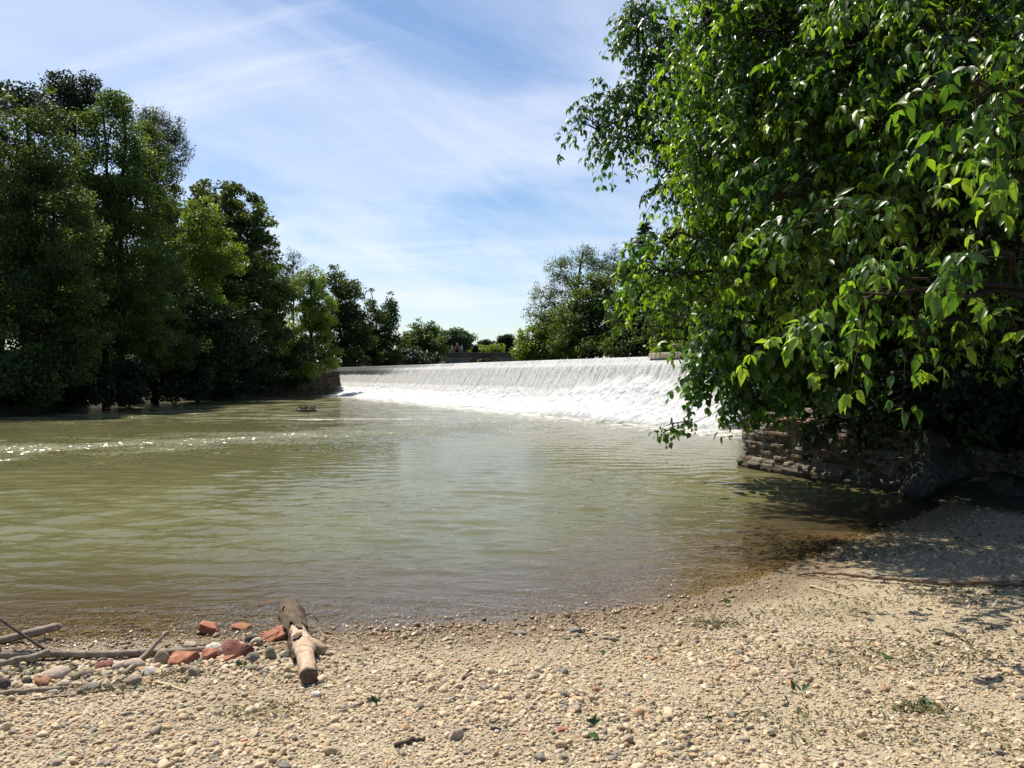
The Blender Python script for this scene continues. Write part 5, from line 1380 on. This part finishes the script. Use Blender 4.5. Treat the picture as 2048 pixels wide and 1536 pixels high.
# long fallen branch running into the shade
root = thing("fallen_branch", hit(1850, 1165), "long reddish brown fallen branch running from the waterline into tree shade", "branch")
P3 = np.array([hit(a, b, c) for a, b, c in ((1594, 1149, .01), (1625, 1144, .04), (1720, 1153, .035), (1800, 1160, .035), (1884, 1165, .035), (1970, 1166, .03), (2060, 1166, .03), (2200, 1168, .03))])
s = np.linspace(0, 1, len(P3)); ss = np.linspace(0, 1, 40)
P3 = np.stack([np.interp(ss, s, P3[:, i]) for i in range(3)], 1); P3[1:-1] += np.random.default_rng(3).normal(0, .006, P3[1:-1].shape)
mb = MB(); mb.tube(P3, np.linspace(.010, .024, 40), 10, .05, 3); mb.build("stem", M['stickred'], root, True)
mb = MB(); a_ = hit(1632, 1150, .03)
for (q, w) in (((1594, 1153, .015), .008), ((1700, 1178, .01), .007)):
    mb.tube(np.linspace(np.array(a_), np.array(hit(*q)), 6), np.linspace(w, w * .5, 6), 7, .1)
mb.build("side_twigs", M['stickred'], root, True)

# driftwood log
root = thing("driftwood_log", hit(612, 1345), "peeled driftwood log with flaking bark lying half in the water", "log")
C = np.array([at(579, 1216, 5.55), at(586, 1240, 5.25), at(596, 1268, 4.95), at(606, 1298, 4.64), at(613, 1330, 4.36), at(617, 1362, 4.12)])
for i in range(len(C)): C[i, 2] = max(C[i, 2], gz(C[i, 0], C[i, 1]) + .05)
s = np.linspace(0, 1, len(C)); ss = np.linspace(0, 1, 60)
P3 = np.stack([np.interp(ss, s, C[:, i]) for i in range(3)], 1)
for _ in range(8): P3[1:-1] = (P3[:-2] + 2 * P3[1:-1] + P3[2:]) / 4
rad = np.interp(ss, [0, .1, .3, .45, .55, .62, .75, .95, 1], [.060, .074, .062, .054, .070, .074, .052, .047, .046])
mb = MB(); mb.tube(P3, rad, 28, .22, 17, True, nf=5); mb.build("stem", M['drift'], root, True)
kq = int(.58 * 59); b0 = P3[kq]
e0 = np.array(at(650, 1304, b0[1] - .02))
sp_ = np.linspace(b0, e0, 8); sp_[:, 2] += .02 * np.sin(np.linspace(0, 1, 8) * 3.14)
mb = MB(); mb.tube(sp_, np.interp(np.linspace(0, 1, 8), [0, .4, .8, 1], [.062, .046, .036, .034]), 16, .12, 19); mb.build("branch_stub", M['drift'], root, True)
# bark still clinging to the upper half, in ragged plates
k = 44; th = np.arange(k) * 2 * math.pi / k
T = nrm(np.gradient(P3, axis=0)); a_ = np.cross(T, (0, 0, 1.)); a_ = nrm(a_); b_ = np.cross(a_, T)
S2, TH = np.meshgrid(np.linspace(0, 1, 60), th, indexing='ij')
nb = fbm(S2 * 7, np.cos(TH) * 1.6, np.sin(TH) * 1.6, 4, 23)
rr = rad[:, None] * 1.06 + .010 + .016 * fbm(S2 * 26, np.cos(TH) * 4, np.sin(TH) * 4, 3, 25)
V = P3[:, None] + (a_[:, None] * np.cos(TH)[..., None] + b_[:, None] * np.sin(TH)[..., None]) * rr[..., None]
m_ = (nb + .34 - 1.5 * np.maximum(S2 - .22, 0) + .10 * (np.cos(TH) > .1) * (S2 < .8) > 0)
mb = MB()
i_, j_ = np.meshgrid(np.arange(59), np.arange(k), indexing='ij'); j2 = (j_ + 1) % k
ff = np.stack([i_ * k + j_, i_ * k + j2, (i_ + 1) * k + j2, (i_ + 1) * k + j_], -1)[m_[:-1]]
Vi = P3[:, None] + (V - P3[:, None]) * .86
mb.add(V.reshape(-1, 3), [ff]); mb.add(Vi.reshape(-1, 3), [ff[:, ::-1]])
mb.build("bark", M['barkpatch'], root, False)
d_ = nrm(P3[-1] - P3[-4]); mb = MB()
a2 = nrm(np.cross(d_, (0, 0, 1.))); b2 = np.cross(a2, d_); th2 = np.arange(24) * 2 * math.pi / 24
rings = [P3[-1] + d_ * dz_ + (a2[None] * np.cos(th2)[:, None] + b2[None] * np.sin(th2)[:, None]) * .047 * q * (1 + .08 * np.sin(3 * th2)[:, None]) for q, dz_ in ((1.0, .002), (.97, .010), (.6, .013), (.22, .004))]
mb.add(np.concatenate(rings), [np.concatenate([np.stack([np.arange(24) + r_ * 24, (np.arange(24) + 1) % 24 + r_ * 24, (np.arange(24) + 1) % 24 + (r_+1) * 24, np.arange(24) + (r_+1) * 24], 1) for r_ in range(3)]), np.arange(72, 96)[None]])
mb.build("cut_end", M['endgrain'], root)
rt = np.random.default_rng(12)
for q in range(8):                             # roots and fibres round the drowned end
    i = rt.integers(4, 24); d_ = nrm(rt.normal(size=3) + (.4, 0, .3)); L = .06 + .1 * rt.random()
    p0 = P3[i] + d_ * rad[i] * .9; p1 = p0 + d_ * L * .5; p2 = p1 + nrm(d_ + (0, 0, -1.2)) * L
    mb = MB(); mb.tube([p0, p1, (p1 + p2) / 2, p2], [.0035, .0028, .002, .0012], 5); mb.build("root_fibre", M['stickdark'], root)

# green leaves and seedlings on the gravel
t = NT("fresh_leaf"); M['freshleaf'] = t.done(t.bsdf(t.ramp(t.attr("tint"), [(0, (.025, .06, .015)), (1, (.085, .135, .035))]), .5, .4))
rv = np.random.default_rng(61)
for (px, py, k, sz, lbl, nm, ct_) in ((1769, 1311, 1, .075, "single green leaf lying curled on the sand at right", "fallen_leaf", "leaf"), (1851, 1415, 7, .05, "low leafy seedling with upright leaves near the right shadows", "seedling", "plant"),
        (1600, 1386, 3, .05, "small dark green sprig on the sandy gravel", "seedling", "plant"), (1738, 1119, 7, .06, "green seedling growing beside the fallen branch's tip", "seedling", "plant"),
        (750, 1411, 6, .04, "little light green sprig on the gravel right of the log", "seedling", "plant"), (983, 1461, 1, .055, "small green leaf lying right of the square cut stone", "fallen_leaf", "leaf"),
        (1188, 1452, 5, .05, "light green sprig among pebbles right of the red brick piece", "seedling", "plant"), (1195, 1478, 1, .05, "small pale green leaf below the light green sprig", "fallen_leaf", "leaf"),
        (485, 1335, 5, .04, "tiny bright green shoot below the dark red tile chunk", "seedling", "plant"), (140, 1515, 1, .05, "small faded green leaf scrap near the lower left edge", "fallen_leaf", "leaf"), (1212, 1310, 1, .045, "small dark green leaf above the middle gravel", "fallen_leaf", "leaf"), (1455, 1208, 5, .035, "tiny green sprig just above the waterline at centre right", "seedling", "plant")):
    h_ = hit(px, py); mb = MB()
    up = .15 if nm == "fallen_leaf" else .8
    dd = np.stack([rv.normal(0, 1, k), rv.normal(0, .7, k), np.full(k, up)], 1)
    instance_leaves(mb, NEAR_T if k > 1 else ROUND_T, NEAR_F, np.tile(np.array(h_) + (0, 0, .012), (k, 1)) + rv.normal(0, .012, (k, 3)) * (1, 1, .2), dd, np.array([0, -.3, 1.]) + rv.normal(0, .3, (k, 3)), sz * rv.uniform(.8, 1.2, k), rv.random(k))
    tag(recenter(mb.build(nm, M['freshleaf'], None, True)), lbl, ct_)
